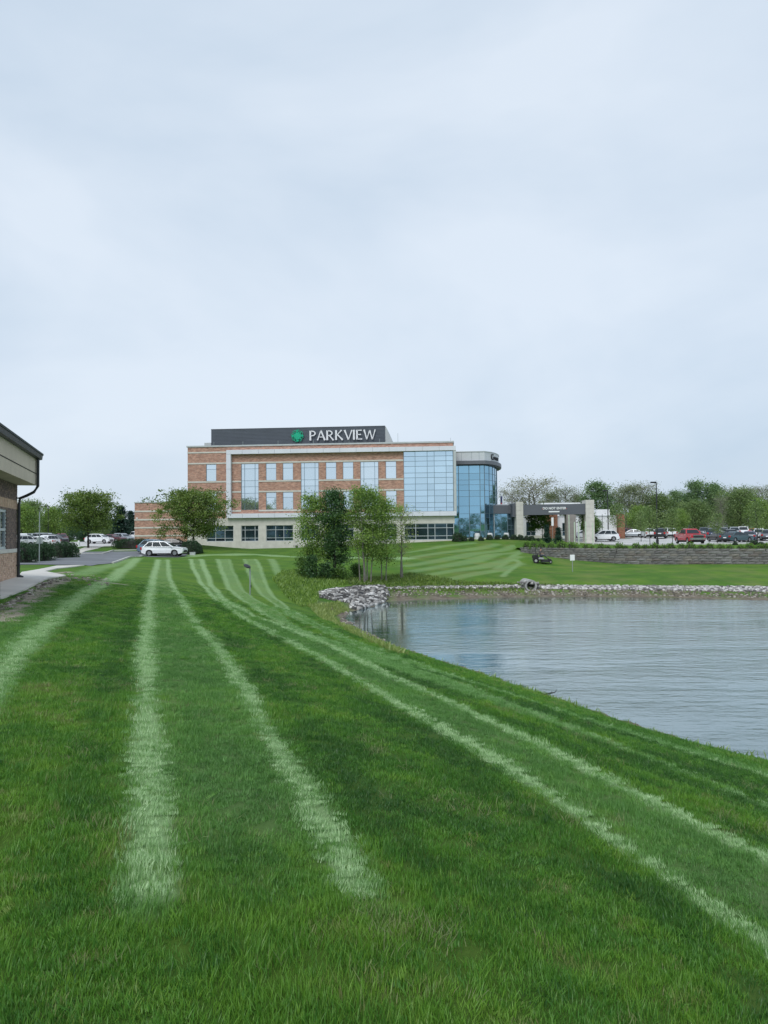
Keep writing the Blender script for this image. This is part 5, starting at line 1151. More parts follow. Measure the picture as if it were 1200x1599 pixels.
mb.tube([(xo,-OV-.09,ztop-.1),(xo,-OV-.09,zb_-.05),(xo,-OV+.05,zb_-.28),(xo,-.35,zb_-.42),(xo,-.12,zb_-.52),(xo,-.09,zb_-.75),(xo,-.09,g0z+.02)], .055, 8); mb.tube([(xo,-.09,g0z+.1),(xo+.02,-.25,g0z+.03)], .055, 8); mb.build('downspout', M['dark_metal'], nb)
for zz in (g0z+.5, zc1+.1): mb = MB(); mb.box(xo-.08,xo+.08,-.15,-.0,zz-.02,zz+.02); mb.build('pipe_strap', M['dark_metal'], nb)
mb = MB(); mb.lathe([(.0,-.08),(.09,-.06),(.1,0),(.08,.06),(0,.08)], 10, (.08,-.02,zsill-.05)); mb.build('wall_light', M['sign_white'], nb)
# ------------------------------------------------------------------ vehicles
KIND = dict(   # length, width, height, belt, hood z, wheel r, cabin outline (x at belt rear, x roof rear, x roof front, x at belt front) measured from the centre, front = +x, tail z
 suv=dict(L=4.75, W=1.86, H=1.70, belt=1.03, hood=1.0, wr=.36, cab=(-2.17,-1.62,.25,1.30), deck=1.06, ax=(-1.42,1.42), clr=.24),
 crossover=dict(L=4.5, W=1.84, H=1.62, belt=1.0, hood=.98, wr=.34, cab=(-2.0,-1.45,.35,1.25), deck=1.0, ax=(-1.33,1.36), clr=.22),
 sedan=dict(L=4.75, W=1.82, H=1.45, belt=.93, hood=.90, wr=.32, cab=(-1.75,-.98,.25,1.15), deck=.97, ax=(-1.38,1.42), clr=.18),
 van=dict(L=5.0, W=1.95, H=1.76, belt=1.05, hood=1.0, wr=.34, cab=(-2.35,-2.15,.85,1.75), deck=1.05, ax=(-1.5,1.5), clr=.2),
 pickup=dict(L=5.9, W=2.03, H=1.95, belt=1.27, hood=1.24, wr=.42, cab=(-.95,-.78,.72,1.38), deck=1.30, ax=(-1.85,1.88), clr=.36))
def car_meshes(kind):
    k = KIND[kind]; L_, W, H, belt, hood, wr, cab, deck, ax, clr = (k[q] for q in ('L','W','H','belt','hood','wr','cab','deck','ax','clr')); h = L_/2; w = W/2; out_ = {}
    # lower body outline with wheel arches, going round from rear bottom
    bot = [(-h+.10, clr+.12)]; ar = wr+.06
    for a in ax:
        bot.append((a-ar-.02, clr))
        for t_ in range(7): th = math.pi*(1-t_/6); bot.append((a+ar*math.cos(th), wr+.0+ar*math.sin(th)*.98 if math.sin(th) > .05 else clr+.04))
        bot.append((a+ar+.02, clr))
    bot.append((h-.12, clr+.10))
    fz = .62*hood
    topl = [(h-.01, fz), (h-.05, hood*.86), (h-.28, hood*.955), (cab[3]+.05, hood+.045), (cab[3]-.1, belt+.04), (cab[0], deck+.0)]
    if kind == 'pickup': topl = [(h, .62), (h-.0, 1.02), (h-.12, 1.18), (cab[3]+.1, hood+.06), (cab[3]-.1, belt+.02), (cab[0]-.02, deck-.02), (-h+.02, deck-.02), (-h, .75)]
    elif kind == 'sedan': topl += [(-h+.1, deck-.02), (-h, deck-.2), (-h+.01,.55)]
    else: topl += [(-h+.06, deck-.03), (-h, deck-.28), (-h+.01,.55)]
    out = bot+topl; n = len(out); cxm = 0; mb = MB(); rings = []
    for y, sx, dz, zt in ((-w, .985, 0, .94), (-w+.07, 1, .0, .985), (-w+.2, 1, 0, 1.0), (w-.2, 1, 0, 1.0), (w-.07, 1, 0, .985), (w, .985, 0, .94)):
        ring = []
        for (x, z) in out:
            zz = z if z < .6*belt else .6*belt+(z-.6*belt)*((zt-.6)/.4 if zt < 1 else 1)
            # plan taper at nose and tail
            yy = y*(1-.10*max(0, (abs(x)-h+.5)/.5)**2); ring.append((x*sx, yy, zz))
        rings.append(ring)
    vs_ = [v for r_ in rings for v in r_]; fs = [tuple(range(n))[::-1], tuple(range(5*n, 6*n))]
    for j in range(5):
        for i in range(n): fs.append((j*n+i, j*n+(i+1) % n, (j+1)*n+(i+1) % n, (j+1)*n+i))
    mb.add(vs_, fs)
    # roof and pillars
    rz = H; wb = w-.07; wt = w-.30
    def side(x, z, s_): return (x, s_*(wb+(wt-wb)*(z-belt)/(rz-belt)), z)
    rf = [(cab[0], belt-.03), (cab[1], rz-.07), ((cab[1]*.8+cab[2]*.2), rz-.005), ((cab[1]*.4+cab[2]*.6), rz), (cab[2], rz-.05), (cab[3], belt-.02)]
    m_ = len(rf); o2 = [side(x, z, -1) for x, z in rf]+[side(x, z, -.86) for x, z in rf]+[side(x, z, .86) for x, z in rf]+[side(x, z, 1) for x, z in rf]
    for i, (x, z) in enumerate(rf):
        if z > rz-.1:
            o2[i] = (x, o2[i][1], z-.05); o2[3*m_+i] = (x, o2[3*m_+i][1], z-.05)
    fs = [tuple(range(m_)), tuple(range(4*m_-1, 3*m_-1, -1))]
    for j in range(3):
        for i in range(m_): fs.append((j*m_+i, (j+1)*m_+i, (j+1)*m_+(i+1) % m_, j*m_+(i+1) % m_))
    mb.add(o2, fs); out_['body'] = mb.mesh('body', PAINT['white'], False, 0)
    out_['body'].polygons.foreach_set('use_smooth', [False]*len(out_['body'].polygons))
    # glass
    def sidewin(x0b, x0t, x1t, x1b, s_):
        zb_, zt_ = belt+.05, rz-.12; e = .012
        P_ = [side(x0b, zb_, s_), side(x0t, zt_, s_), side(x1t, zt_, s_), side(x1b, zb_, s_)]
        P2 = [(p[0], p[1]+s_*e, p[2]) for p in P_]; P3 = [(p[0], p[1]-s_*.03, p[2]) for p in P_]
        mb = MB(); mb.add(P2+P3, [(0,1,2,3),(7,6,5,4),(0,4,5,1),(1,5,6,2),(2,6,7,3),(3,7,4,0)]); return mb.mesh('side_window', M['car_glass'])
    def lx(t_, z):    # x along the rear and front pillars at height z
        f = (z-belt)/(rz-.07-belt); return cab[0]+(cab[1]-cab[0])*f if t_ == 0 else cab[3]+(cab[2]-cab[3])*f
    zb_, zt_ = belt+.05, rz-.12
    xr0, xr1 = lx(0, zb_)+.1, lx(0, zt_)+.1; xf0, xf1 = lx(1, zb_)-.13, lx(1, zt_)-.1
    if kind == 'pickup': cuts = [(.48, .5)]
    elif kind in ('suv', 'van', 'crossover'): cuts = [(.30,.27), (.64,.66)]
    else: cuts = [(.52,.54)]
    edges = [(xr0, xr1)]+[(xr0+(xf0-xr0)*a, xr1+(xf1-xr1)*b) for a, b in cuts]+[(xf0, xf1)]
    out_['side_window'] = [sidewin(e0[0]+.035, e0[1]+.035, e1[1]-.035, e1[0]-.035, s_) for s_ in (-1, 1) for e0, e1 in zip(edges, edges[1:])]
    def endwin(t_, name):
        s_ = 1 if t_ else -1; z0, z1 = belt+.07, rz-.13; yb, yt = wb*.86-.02, wt*.86+.02; x0, x1 = lx(t_, z0)+s_*.014, lx(t_, z1)+s_*.014
        mb = MB(); mb.add([(x0,-yb,z0),(x0,yb,z0),(x1,yt,z1),(x1,-yt,z1),(x0-s_*.04,-yb,z0),(x0-s_*.04,yb,z0),(x1-s_*.04,yt,z1),(x1-s_*.04,-yt,z1)], [(0,1,2,3),(7,6,5,4),(0,4,5,1),(1,5,6,2),(2,6,7,3),(3,7,4,0)]); return mb.mesh(name, M['car_glass'])
    out_['windshield'] = endwin(1, 'windshield'); out_['rear_window'] = endwin(0, 'rear_window')
    mb = MB(); mb.lathe([(wr*.62,-.11),(wr*.95,-.11),(wr,-.07),(wr,.07),(wr*.95,.11),(wr*.62,.11)], 20)
    mb.v = [(x, z, y) for x, y, z in mb.v]; out_['tyre'] = mb.mesh('tyre', M['tyre'])
    mb = MB(); mb.lathe([(wr*.64,-.06),(wr*.64,.09),(wr*.56,.09),(wr*.5,.02),(.0,.02)], 20); mb.v = [(x, z, y) for x, y, z in mb.v]
    for q in range(5):
        a = q*2*math.pi/5; c_, s_ = math.cos(a), math.sin(a); r1 = wr*.58; ww = .035
        mb.add([(c_*.04-s_*ww, .085, s_*.04+c_*ww), (c_*.04+s_*ww, .085, s_*.04-c_*ww), (c_*r1+s_*ww, .085, s_*r1-c_*ww), (c_*r1-s_*ww, .085, s_*r1+c_*ww), (c_*.04-s_*ww, .02, s_*.04+c_*ww), (c_*.04+s_*ww, .02, s_*.04-c_*ww), (c_*r1+s_*ww, .02, s_*r1-c_*ww), (c_*r1-s_*ww, .02, s_*r1+c_*ww)], [(0,1,2,3),(0,4,5,1),(1,5,6,2),(2,6,7,3),(3,7,4,0)])
    out_['rim'] = mb.mesh('rim', M['rim'])
    zl = hood*.72 if kind != 'pickup' else .98
    mb = MB(); mb.box(-.10,.035,-.2,.2,-.07,.07); out_['headlight'] = mb.mesh('headlight', M['lamp_clear'], bevel=.02)
    mb = MB(); tl = .14 if kind in ('sedan','crossover') else .2; mb.box(-.04,.14,-.13,.13,-tl,tl*.6); out_['taillight'] = mb.mesh('taillight', M['lamp_red'], bevel=.02)
    mb = MB(); mb.box(-.06,.08,-.11,.11,-.07,.08); out_['mirror'] = mb.mesh('mirror', PAINT['white'], bevel=.03)
    mb = MB(); mb.box(-h+.0, h-.0, -w+.03, -w+.2, clr-.06, clr+.06) if False else None
    mb.box(ax[0]+wr+.08, ax[1]-wr-.08, -w-.008, -w+.05, clr-.01, clr+.10); mb.box(ax[0]+wr+.08, ax[1]-wr-.08, w-.05, w+.008, clr-.01, clr+.10); mb.box(-h+.15,h-.15,-w+.12,w-.12,clr-.02,clr+.1); mb.box(ax[0]-wr,ax[0]+wr,-w+.26,w-.26,.2,wr*2.05); mb.box(ax[1]-wr,ax[1]+wr,-w+.26,w-.26,.2,wr*2.05); out_['underbody'] = mb.mesh('underbody', M['plastic'])
    mb = MB(); mb.box(h-.10, h+.012, -w*.58, w*.58, .40, .66*hood) ; out_['grille'] = mb.mesh('grille', M['plastic'], bevel=.02)
    mb = MB(); mb.box(-h-.012, -h+.05, -.26,.26, -.065,.065); out_['number_plate'] = mb.mesh('number_plate', M['sign_white'])
    mb = MB(); mb.box(-h-.01,-h+.1,-w*.86,w*.86, clr+.12, clr+.28); out_['rear_bumper'] = mb.mesh('rear_bumper', M['plastic'], bevel=.03)
    return out_
CM = {k: car_meshes(k) for k in KIND}
def car(kind, name, loc, rz, paint, label, detail=2, group=None):
    k = KIND[kind]; c = CM[kind]; h = k['L']/2; w = k['W']/2; e = empty(name, loc, rz, label, dict(suv='suv', crossover='suv', sedan='car', van='van', pickup='pickup truck')[kind], group)
    def p(nm, me, loc_=(0,0,0), parent=e, mat=None, rz_=0):
        o = link(nm, me, parent); o.location = loc_; o.rotation_euler = (0,0,rz_)
        if mat: o.material_slots[0].link = 'OBJECT'; o.material_slots[0].material = mat
        return o
    b = p('body', c['body'], mat=PAINT[paint])
    for me in c['side_window']: p('side_window', me, parent=b)
    p('windshield', c['windshield'], parent=b); p('rear_window', c['rear_window'], parent=b)
    for ax_ in k['ax']:
        for s_ in (-1, 1): t_ = p('wheel', c['tyre'], (ax_, s_*(w-.125), k['wr'])); r_ = p('rim', c['rim'], (0,0,0), t_); r_.rotation_euler = (0, 0, 0 if s_ > 0 else math.pi)
    p('underbody', c['underbody'])
    zl = k['hood']*.74 if kind != 'pickup' else .98; zt_ = k['deck']-.16
    for s_ in (-1, 1):
        p('headlight', c['headlight'], (h-.09, s_*(w-.28), zl)); p('taillight', c['taillight'], (-h+.0, s_*(w-.17), zt_)); p('mirror', c['mirror'], (k['cab'][3]-.28, s_*(w+.08), k['belt']+.08), mat=PAINT[paint] if kind != 'pickup' else M['plastic'])
    p('grille', c['grille']); p('number_plate', c['number_plate'], (0,0,.62 if kind != 'suv' else .8)); p('rear_bumper', c['rear_bumper'])
    return e
DEG = RAD
# near white SUV on the access road and the dark one behind it
s_ = car('suv', 'white_suv', G(257,85,.05), RAD(-3), 'white', 'white SUV parked side-on at the crest of the striped lawn by the round bush')
s_.scale = (1.04, 1.0, 1.02)
for ch in s_.children:
    pass
car('suv', 'parked_suv', G(248,87.9,.05), RAD(-5), 'bluegrey', 'blue-grey SUV roof showing just behind the white SUV on the road')
car('sedan', 'parked_sedan', G(274,91.5,.05), RAD(-2), 'black', 'dark sedan behind the bonnet of the near white SUV, beside the round bush')
# red pickup
pk = car('pickup', 'red_pickup', G(1078,95.5,.1), RAD(-92), 'red', 'bright red pickup truck with chrome bumper facing the pond from the lot', group=None)
h = 2.95
mb = MB(); mb.box(h-.02,h+.10,-.95,.95,.52,.74); mb.box(h-.3,h+.0,-1.0,-.95,.52,.74); mb.box(h-.3,h+.0,.95,1.0,.52,.74); mb.build('front_bumper', M['chrome'], pk, bevel=.03)
mb = MB(); mb.box(h-.05,h+.03,-.66,.66,.78,1.14); mb.build('grille', M['plastic'], pk, bevel=.02)
mb = MB(); mb.box(h+.0,h+.05,-.68,.68,1.0,1.06); mb.build('grille_bar', M['chrome'], pk, bevel=.01)
mb = MB(); mb.box(-2.85,-1.05,-.82,.82,1.25,1.30); mb.build('bed_liner', M['plastic'], pk)
CG = 'cars in the right parking lot'
R_CARS = [  # px, distance, kind, paint, heading deg (front), label
 (942,112,'suv','white',179,'white SUV side-on beside the right stone pier of the canopy'),
 (911,119,'sedan','white',175,'white car half hidden under the canopy behind the inner pier'),
 (988,131,'sedan','silver',160,'silver sedan left of two white cars by the clinic brick pier'),
 (975,135,'crossover','maroon',120,'dark red car behind the tail of the white SUV'),
 (1001,140,'crossover','grey',80,'grey car between the silver sedan and the white hatch'),
 (1013,128,'crossover','white',95,'white SUV seen from behind, left of the black one by the tall lamp post'),
 (1032,124,'suv','black',80,'black SUV beside the foot of the tall lamp post'),
 (1048,128,'crossover','white',90,'white car just left of the red pickup tail'),
 (1058,142,'van','white',20,'white van roof showing over the red pickup bed'),
 (1100,132,'suv','grey',85,'grey SUV behind the right front corner of the red pickup'),
 (1113,119,'suv','navy',86,'dark blue SUV with white plate right of the red pickup'),
 (1124,106,'sedan','black',105,'black car nose hidden, directly right of the dark blue SUV'),
 (1139,109,'suv','black',96,'black SUV seen from behind with white number plate, third right of the pickup'),
 (1152,102,'sedan','teal',25,'dark teal sedan side-on between the black SUV and navy sedan'),
 (1172,105,'sedan','navy',78,'navy sedan seen from behind near the slim young tree'),
 (1185,112,'suv','white',88,'white SUV seen from behind at the right, past the navy sedan'),
 (1199,108,'crossover','grey',85,'grey SUV cut by the right picture edge'),
 (1146,128,'suv','silver',90,'silver SUV roof showing above the black SUVs'),
 (1160,133,'van','white',88,'white van roof behind the navy sedan'),
 (1130,135,'crossover','silver',90,'silver car behind the dark blue and black SUVs'),
 (1178,136,'sedan','red',85,'red car roof far behind the navy sedan'),
 (1192,140,'crossover','silver',85,'silver car far behind by the right picture edge'),
 (1086,142,'sedan','silver',20,'silver car far behind the red pickup cab'),
 (1024,146,'sedan','white',10,'white car far behind the black SUV at the lamp post')]
for px, Y, kind, paint, hd, lb in R_CARS:
    if 74 < hd < 106: hd = hd-math.degrees(math.atan2(px-600, FPX))+8
    car(kind, {'suv':'parked_suv','crossover':'parked_suv','sedan':'parked_sedan','van':'parked_van'}[kind], G(px, Y, .09), RAD(hd), paint, lb, group=CG)
LG = 'cars in the left parking lot'
L_CARS = [(155,124,'crossover','white',-8,'white SUV parked behind the spreading locust trunk'),(176,131,'sedan','maroon',-20,'dark red car between the white and the silver SUV'),
 (191,134,'crossover','silver',-28,'silver SUV with dark wheels left of the brick wing'),(214,140,'pickup','white',-20,'white pickup nose touching the brick wing corner'),
 (36,128,'suv','white',-70,'white SUV farthest left beside the downspout'),(46,122,'sedan','olive',-30,'dark green car in front of the silver SUV behind the hedge'),
 (53,132,'suv','silver',-40,'silver SUV behind the signpost on the left lot'),(72,130,'van','silver',-10,'silver van right of the signpost'),
 (84,121,'crossover','black',-12,'black SUV above the right half of the island hedge'),(96,134,'suv','maroon',-60,'dark maroon SUV behind the black one on the left lot'),
 (56,104,'sedan','white',-165,'white car close behind the hedge at the signpost'),(28,102,'crossover','white',-120,'white car behind the hedge next to the downspout'),(72,107,'crossover','white',-100,'white car with red tail lamp behind the middle of the hedge')]
for px, Y, kind, paint, hd, lb in L_CARS: car(kind, {'suv':'parked_suv','crossover':'parked_suv','sedan':'parked_sedan','van':'parked_van','pickup':'parked_pickup'}[kind], G(px, Y, .07), RAD(hd), paint, lb, group=LG)
# white house and shed far beyond the right lot
hb = G(1119,150); hs = empty('white_house', hb, RAD(-15), 'small white gabled house between the far trees behind the parked cars', 'house')
mb = MB(); mb.box(-1.6,1.6,0,6,0,2.6); mb.prism([(-1.6,2.6),(1.6,2.6),(0,4.4)], 0.02, 5.98, 'y'); mb.build('wall', M['white_render'], hs)
mb = MB(); mb.prism([(-1.9,2.45),(0,4.45),(0,4.6),(-2.0,2.5)], -.2, 6.2); mb.prism([(1.9,2.45),(0,4.45),(0,4.6),(2.0,2.5)], -.2, 6.2); mb.build('roof', M['cap'], hs)
window(-.5,.5,1.2,2.1,(0,),(),'glass_dark','mullion_white',y=-.02,parent=hs)
hb = G(996,155); hs = empty('white_shed', hb, RAD(5), 'low white building far behind the silver sedan', 'building'); mb = MB(); mb.box(-2.2,2.6,0,5,0,2.0); mb.build('wall', M['white_render'], hs); mb = MB(); mb.box(-2.4,2.8,-.2,5.2,2.0,2.15); mb.build('roof', M['cap'], hs)
for px, Y in ((1135,152),(1163,156),(1087,150)): p_ = G(px, Y); e = empty('white_cabin', p_, 0, {1135:'tiny white structure right of the white house',1163:'pale far-off building behind the forked tree',1087:'pale far-off building behind the pickup cab'}[px], 'building'); mb = MB(); mb.box(-1,1,0,3,0,1.9); mb.build('wall', M['white_render'], e); mb = MB(); mb.prism([(-1.1,1.9),(1.1,1.9),(0,2.6)], -.1, 3.1); mb.build('roof', M['cap'], e); window(-.3,.3,.8,1.5,(),(),'glass_dark','mullion_white',y=-.02,parent=e)
# ------------------------------------------------------------------ mower and its driver
mp_ = G(846,78); mw = empty('ride_on_mower', mp_, RAD(-14), 'black zero-turn riding mower working below the retaining wall', 'mower')
BK = simple('mower_black', (.02,.022,.024), .5, var=.3); GR = simple('mower_grey', (.36,.37,.38), .5, var=.1)
def wheel(x, y, r_, w_, nm='wheel'):
    mb = MB(); mb.lathe([(0,-w_*.4),(r_*.5,-w_*.4),(r_*.55,-w_/2),(r_*.92,-w_/2),(r_,-w_*.3),(r_,w_*.3),(r_*.92,w_/2),(r_*.55,w_/2),(r_*.5,w_*.4),(0,w_*.4)], 16); mb.v = [(a, c_, b) for a, b, c_ in mb.v]; o = mb.build(nm, M['tyre'], mw); o.location = (x, y, r_)
    mb = MB(); mb.lathe([(0,-w_*.42),(r_*.48,-w_*.42),(r_*.48,w_*.42),(0,w_*.42)], 12); mb.v = [(a, c_, b) for a, b, c_ in mb.v]; mb.build('rim', GR, o)
wheel(-.55,-.5,.30,.28); wheel(-.55,.5,.30,.28); wheel(.95,-.42,.16,.14,'caster'); wheel(.95,.42,.16,.14,'caster')
mb = MB(); mb.prism([(-.95,.30),(-.9,.62),(-.25,.66),(-.2,.45),(.35,.42),(.95,.42),(1.02,.36),(1.02,.30)], -.24, .24); mb.build('chassis', BK, mw, bevel=.02)
mb = MB(); mb.prism([(.0,-.62),(.75,-.62),(.88,-.3),(.88,.3),(.75,.62),(.0,.62),(-.12,.3),(-.12,-.3)], .12, .30, 'z'); mb.build('cutting_deck', BK, mw, bevel=.02)
mb = MB(); mb.prism([(.05,-.62),(.6,-.62),(.7,-.85),(.1,-.85)], .14, .26, 'z'); mb.build('discharge_chute', BK, mw)
mb = MB(); mb.prism([(-.98,.55),(-.98,.82),(-.85,.9),(-.45,.88),(-.42,.6)], -.26, .26); mb.build('engine', BK, mw, bevel=.03)
mb = MB(); mb.box(-.36,.12,-.24,.24,.60,.70); mb.prism([(-.42,.66),(-.34,.66),(-.42,1.08),(-.50,1.08)], -.23,.23); mb.build('seat', BK, mw, bevel=.03)
mb = MB(); mb.prism([(-.3,.42),(-.25,.64),(.1,.62),(.25,.5),(.25,.42)], -.60, -.42); mb.prism([(-.3,.42),(-.25,.64),(.1,.62),(.25,.5),(.25,.42)], .42, .60); mb.build('fuel_tank', GR, mw, bevel=.03)
for s2 in (-1, 1): mb = MB(); mb.tube([(-.15,s2*.42,.55),(.1,s2*.42,.95),(.12,s2*.30,1.0),(.12,s2*.12,1.0)], .015, 6); mb.build('steering_lever', BK, mw)
mb = MB(); mb.tube([(-.55,-.3,.5),(-.62,-.3,1.62),(-.62,-.22,1.7),(-.62,.22,1.7),(-.62,.3,1.62),(-.55,.3,.5)], .022, 6); mb.build('roll_bar', BK, mw)
mb = MB(); mb.box(.62,.98,-.25,.25,.42,.46); mb.build('foot_plate', BK, mw)
# driver: one skinned body with clothing regions
pb = empty('person', mp_, RAD(-14), 'person in dark shirt and cap sitting on the riding mower, hands on its levers', 'person')
def skin_body(J, Ed, Rr, root=0, sub=2):
    me = bpy.data.meshes.new('body'); me.from_pydata(J, Ed, []); o = bpy.data.objects.new('b_src', me); COL.objects.link(o)
    md = o.modifiers.new('s', 'SKIN'); md.use_smooth_shade = True; sv = me.skin_vertices[0].data
    for i, r_ in enumerate(Rr): sv[i].radius = (r_, r_) if np.ndim(r_) == 0 else r_
    sv[root].use_root = True; ss = o.modifiers.new('u', 'SUBSURF'); ss.levels = ss.render_levels = sub
    dg = bpy.context.evaluated_depsgraph_get(); dg.update(); m2 = bpy.data.meshes.new_from_object(o.evaluated_get(dg)); bpy.data.objects.remove(o); return m2
J = [(-.16,0,.80),(-.17,0,.98),(-.15,0,1.16),(-.12,0,1.28),(-.09,0,1.36),(-.06,0,1.44),(-.045,0,1.54)]; Rr = [.15,.145,.155,.13,.055,.095,.10]; Ed = [(i, i+1) for i in range(6)]
for s2 in (-1, 1):
    o_ = len(J); J += [(-.12,s2*.17,1.27),(-.06,s2*.25,1.05),(.10,s2*.26,.98),(.16,s2*.25,.99)]; Rr += [.062,.047,.036,.026]; Ed += [(3,o_),(o_,o_+1),(o_+1,o_+2),(o_+2,o_+3)]
    for q in range(4):
        o3 = len(J); yy = s2*(.25+(q-1.5)*.016); J += [(.20,yy,.995-.0*q),(.225,yy,.975),(.215,yy,.955)]; Rr += [.0085,.008,.0075]; Ed += [(o_+3,o3),(o3,o3+1),(o3+1,o3+2)]
    o3 = len(J); J += [(.17,s2*.215,1.0),(.20,s2*.205,.985)]; Rr += [.010,.009]; Ed += [(o_+3,o3),(o3,o3+1)]
    o_ = len(J); J += [(-.10,s2*.10,.78),(.30,s2*.15,.80),(.55,s2*.16,.56),(.66,s2*.16,.50),(.78,s2*.165,.50)]; Rr += [.095,.068,.045,.042,.03]; Ed += [(0,o_),(o_,o_+1),(o_+1,o_+2),(o_+2,o_+3),(o_+3,o_+4)]
bme = skin_body(J, Ed, Rr)
skin = simple('skin', (.42,.24,.17), .6, var=.05); shirt = simple('charcoal_shirt', (.10,.085,.09), .9, var=.2); trou = simple('dark_trousers', (.03,.04,.06), .9, var=.2); shoe = simple('work_boot', (.05,.04,.03), .8)
bme.materials.clear(); [bme.materials.append(m_) for m_ in (skin, shirt, trou, shoe)]
for p_ in bme.polygons:
    c_ = p_.center; mi = 0
    if c_.z < .885 and not (abs(c_.y) > .2 and c_.x > .0 and c_.z > .9): mi = 2
    elif c_.z < 1.335 and not (c_.x > .0 and c_.z > .93): mi = 1
    if c_.x > .58 and c_.z < .62: mi = 3
    p_.material_index = mi; p_.use_smooth = True
link('body', bme, pb)
mb = MB(); mb.lathe([(.108,0),(.11,.03),(.09,.09),(.03,.12),(0,.12)], 14, (-.05,0,1.545)); mb.prism([(.03,-.08),(.15,-.05),(.15,.05),(.03,.08)], 1.55, 1.565, 'z'); mb.build('cap', simple('dark_cap', (.02,.02,.025), .9), pb, smooth=True)
mb = MB(); mb.tube([(.048,0,1.52),(.068,0,1.495),(.05,0,1.49)], [.008,.014,.008], 6); mb.build('nose', skin, pb)
for s2 in (-1, 1): mb = MB(); mb.lathe([(0,-.008),(.01,0),(0,.008)], 8, (.045,s2*.035,1.52)); mb.build('eye', M['plastic'], pb); mb = MB(); mb.lathe([(0,-.03),(.012,0),(0,.03)], 8, (-.05,s2*.098,1.51)); mb.build('ear', skin, pb)
# driftwood on the near shore, a dark bird-like stone on the heap
e = empty('driftwood', list(onz(858,1088,WL))[:2]+[WL+.05], 0, 'dark forked driftwood lying at the near edge of the pond', 'branch'); e.scale = (.6,.6,.6); mb = MB(); mb.tube([(-.35,.0,0),(0,.05,.05),(.3,.02,.12),(.42,.1,.28)], [.03,.035,.02,.008], 6); mb.tube([(.05,.05,.06),(.15,-.1,.2)], [.02,.006], 5); mb.build('branch_wood', M['bark_dark'], e)
p_ = hits([(560,934)], 30, 75)[0]; e = empty('drain_pipe', (p_[0], p_[1], gz(*p_)+.2), RAD(-20), 'small black drain pipe mouth among the stones of the heap', 'pipe'); mb = MB(); mb.lathe([(.16,0),(.2,0),(.2,-.6),(.16,-.6),(.16,0)], 14); mb.v = [(a, c_*-1, b) for a, b, c_ in mb.v]; mb.prism([(.16*math.cos(t_*.52), .16*math.sin(t_*.52)) for t_ in range(12)], .12,.14); mb.build('barrel', M['plastic'], e)
# ------------------------------------------------------------------ grass blades on the near lawn (instanced tufts)
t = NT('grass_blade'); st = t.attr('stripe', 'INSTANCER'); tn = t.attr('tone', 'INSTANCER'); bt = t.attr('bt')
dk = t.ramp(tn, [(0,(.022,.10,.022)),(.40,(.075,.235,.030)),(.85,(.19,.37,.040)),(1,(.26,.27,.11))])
dk = t.mix(t.math('MULTIPLY', bt, .4), dk, (.17,.34,.055)); lt = t.mix(bt, (.34,.54,.24), (.60,.78,.46)); c1 = t.mix(t.math('MULTIPLY', st, 2.2, True), dk, (.17,.36,.10)); c = t.mix(t.math('MULTIPLY', t.math('SUBTRACT', st, .38), 1.62, True), c1, lt)  # stripe blades coloured paler, brightness of bent grass painted in
t.t.nodes.remove(t.p); d = t.n('ShaderNodeBsdfDiffuse'); tr = t.n('ShaderNodeBsdfTranslucent'); g = t.n('ShaderNodeBsdfGlossy'); g.inputs['Roughness'].default_value = .4
m1 = t.n('ShaderNodeMixShader'); m1.inputs[0].default_value = .35; m2 = t.n('ShaderNodeMixShader'); m2.inputs[0].default_value = .025
t.l(c, d.inputs[0]); t.l(c, tr.inputs[0]); t.l(d.outputs[0], m1.inputs[1]); t.l(tr.outputs[0], m1.inputs[2]); t.l(m1.outputs[0], m2.inputs[1]); t.l(g.outputs[0], m2.inputs[2]); t.l(m2.outputs[0], t.t.nodes['Material Output'].inputs[0])
M['blade'] = t.mat
M['thatch'] = simple('dry_grass_blade', (.17,.20,.085), .9, var=.2, scale=30)
tufts = bpy.data.collections.new('grass_tufts')
for k in range(10):
    r = np.random.default_rng(100+k); n = 84 if k < 6 else (30 if k < 8 else 22); R_ = .085
    ang_ = r.random(n)*6.28; rad_ = R_*np.sqrt(r.random(n)); bx, by = rad_*np.cos(ang_), rad_*np.sin(ang_)
    H_ = r.uniform(.016, .038, n) if k < 6 else r.uniform(.026, .055, n); az = r.random(n)*6.28; ln = r.uniform(.1, .9, n)*H_*(1 if k < 8 else 1.8); w = r.uniform(.0010, .0021, n)
    V = []; F4 = []; bts = []
    for i in range(n):
        dx, dy = math.cos(az[i]), math.sin(az[i]); px_, py_ = -dy*w[i], dx*w[i]; o = len(V)
        for f, ww in ((0,1),(.5,.95),(1,.12)):
            l_ = ln[i]*f**1.8; V += [(bx[i]+dx*l_-px_*ww, by[i]+dy*l_-py_*ww, H_[i]*f-.006), (bx[i]+dx*l_+px_*ww, by[i]+dy*l_+py_*ww, H_[i]*f-.006)]; 
        F4 += [(o,o+1,o+3,o+2),(o+2,o+3,o+5,o+4)]; bts += [r.random()]*6
    me = npmesh('tuft', np.array(V), np.array(F4), M['blade'] if k < 8 else M['thatch'], dict(bt=np.array(bts))); o = bpy.data.objects.new('grass_tuft', me); tufts.objects.link(o)
r = np.random.default_rng(77); pts = []
def ring(r0_, r1_, dens, sc):
    area = .5*(r1_**2-r0_**2)*RAD(84); n = int(area*dens); a = r.uniform(RAD(-40), RAD(44), n); q = np.sqrt(r.uniform(r0_**2, r1_**2, n)); x, y = q*np.sin(a), q*np.cos(a); return np.column_stack([x, y, np.full(n, sc)])
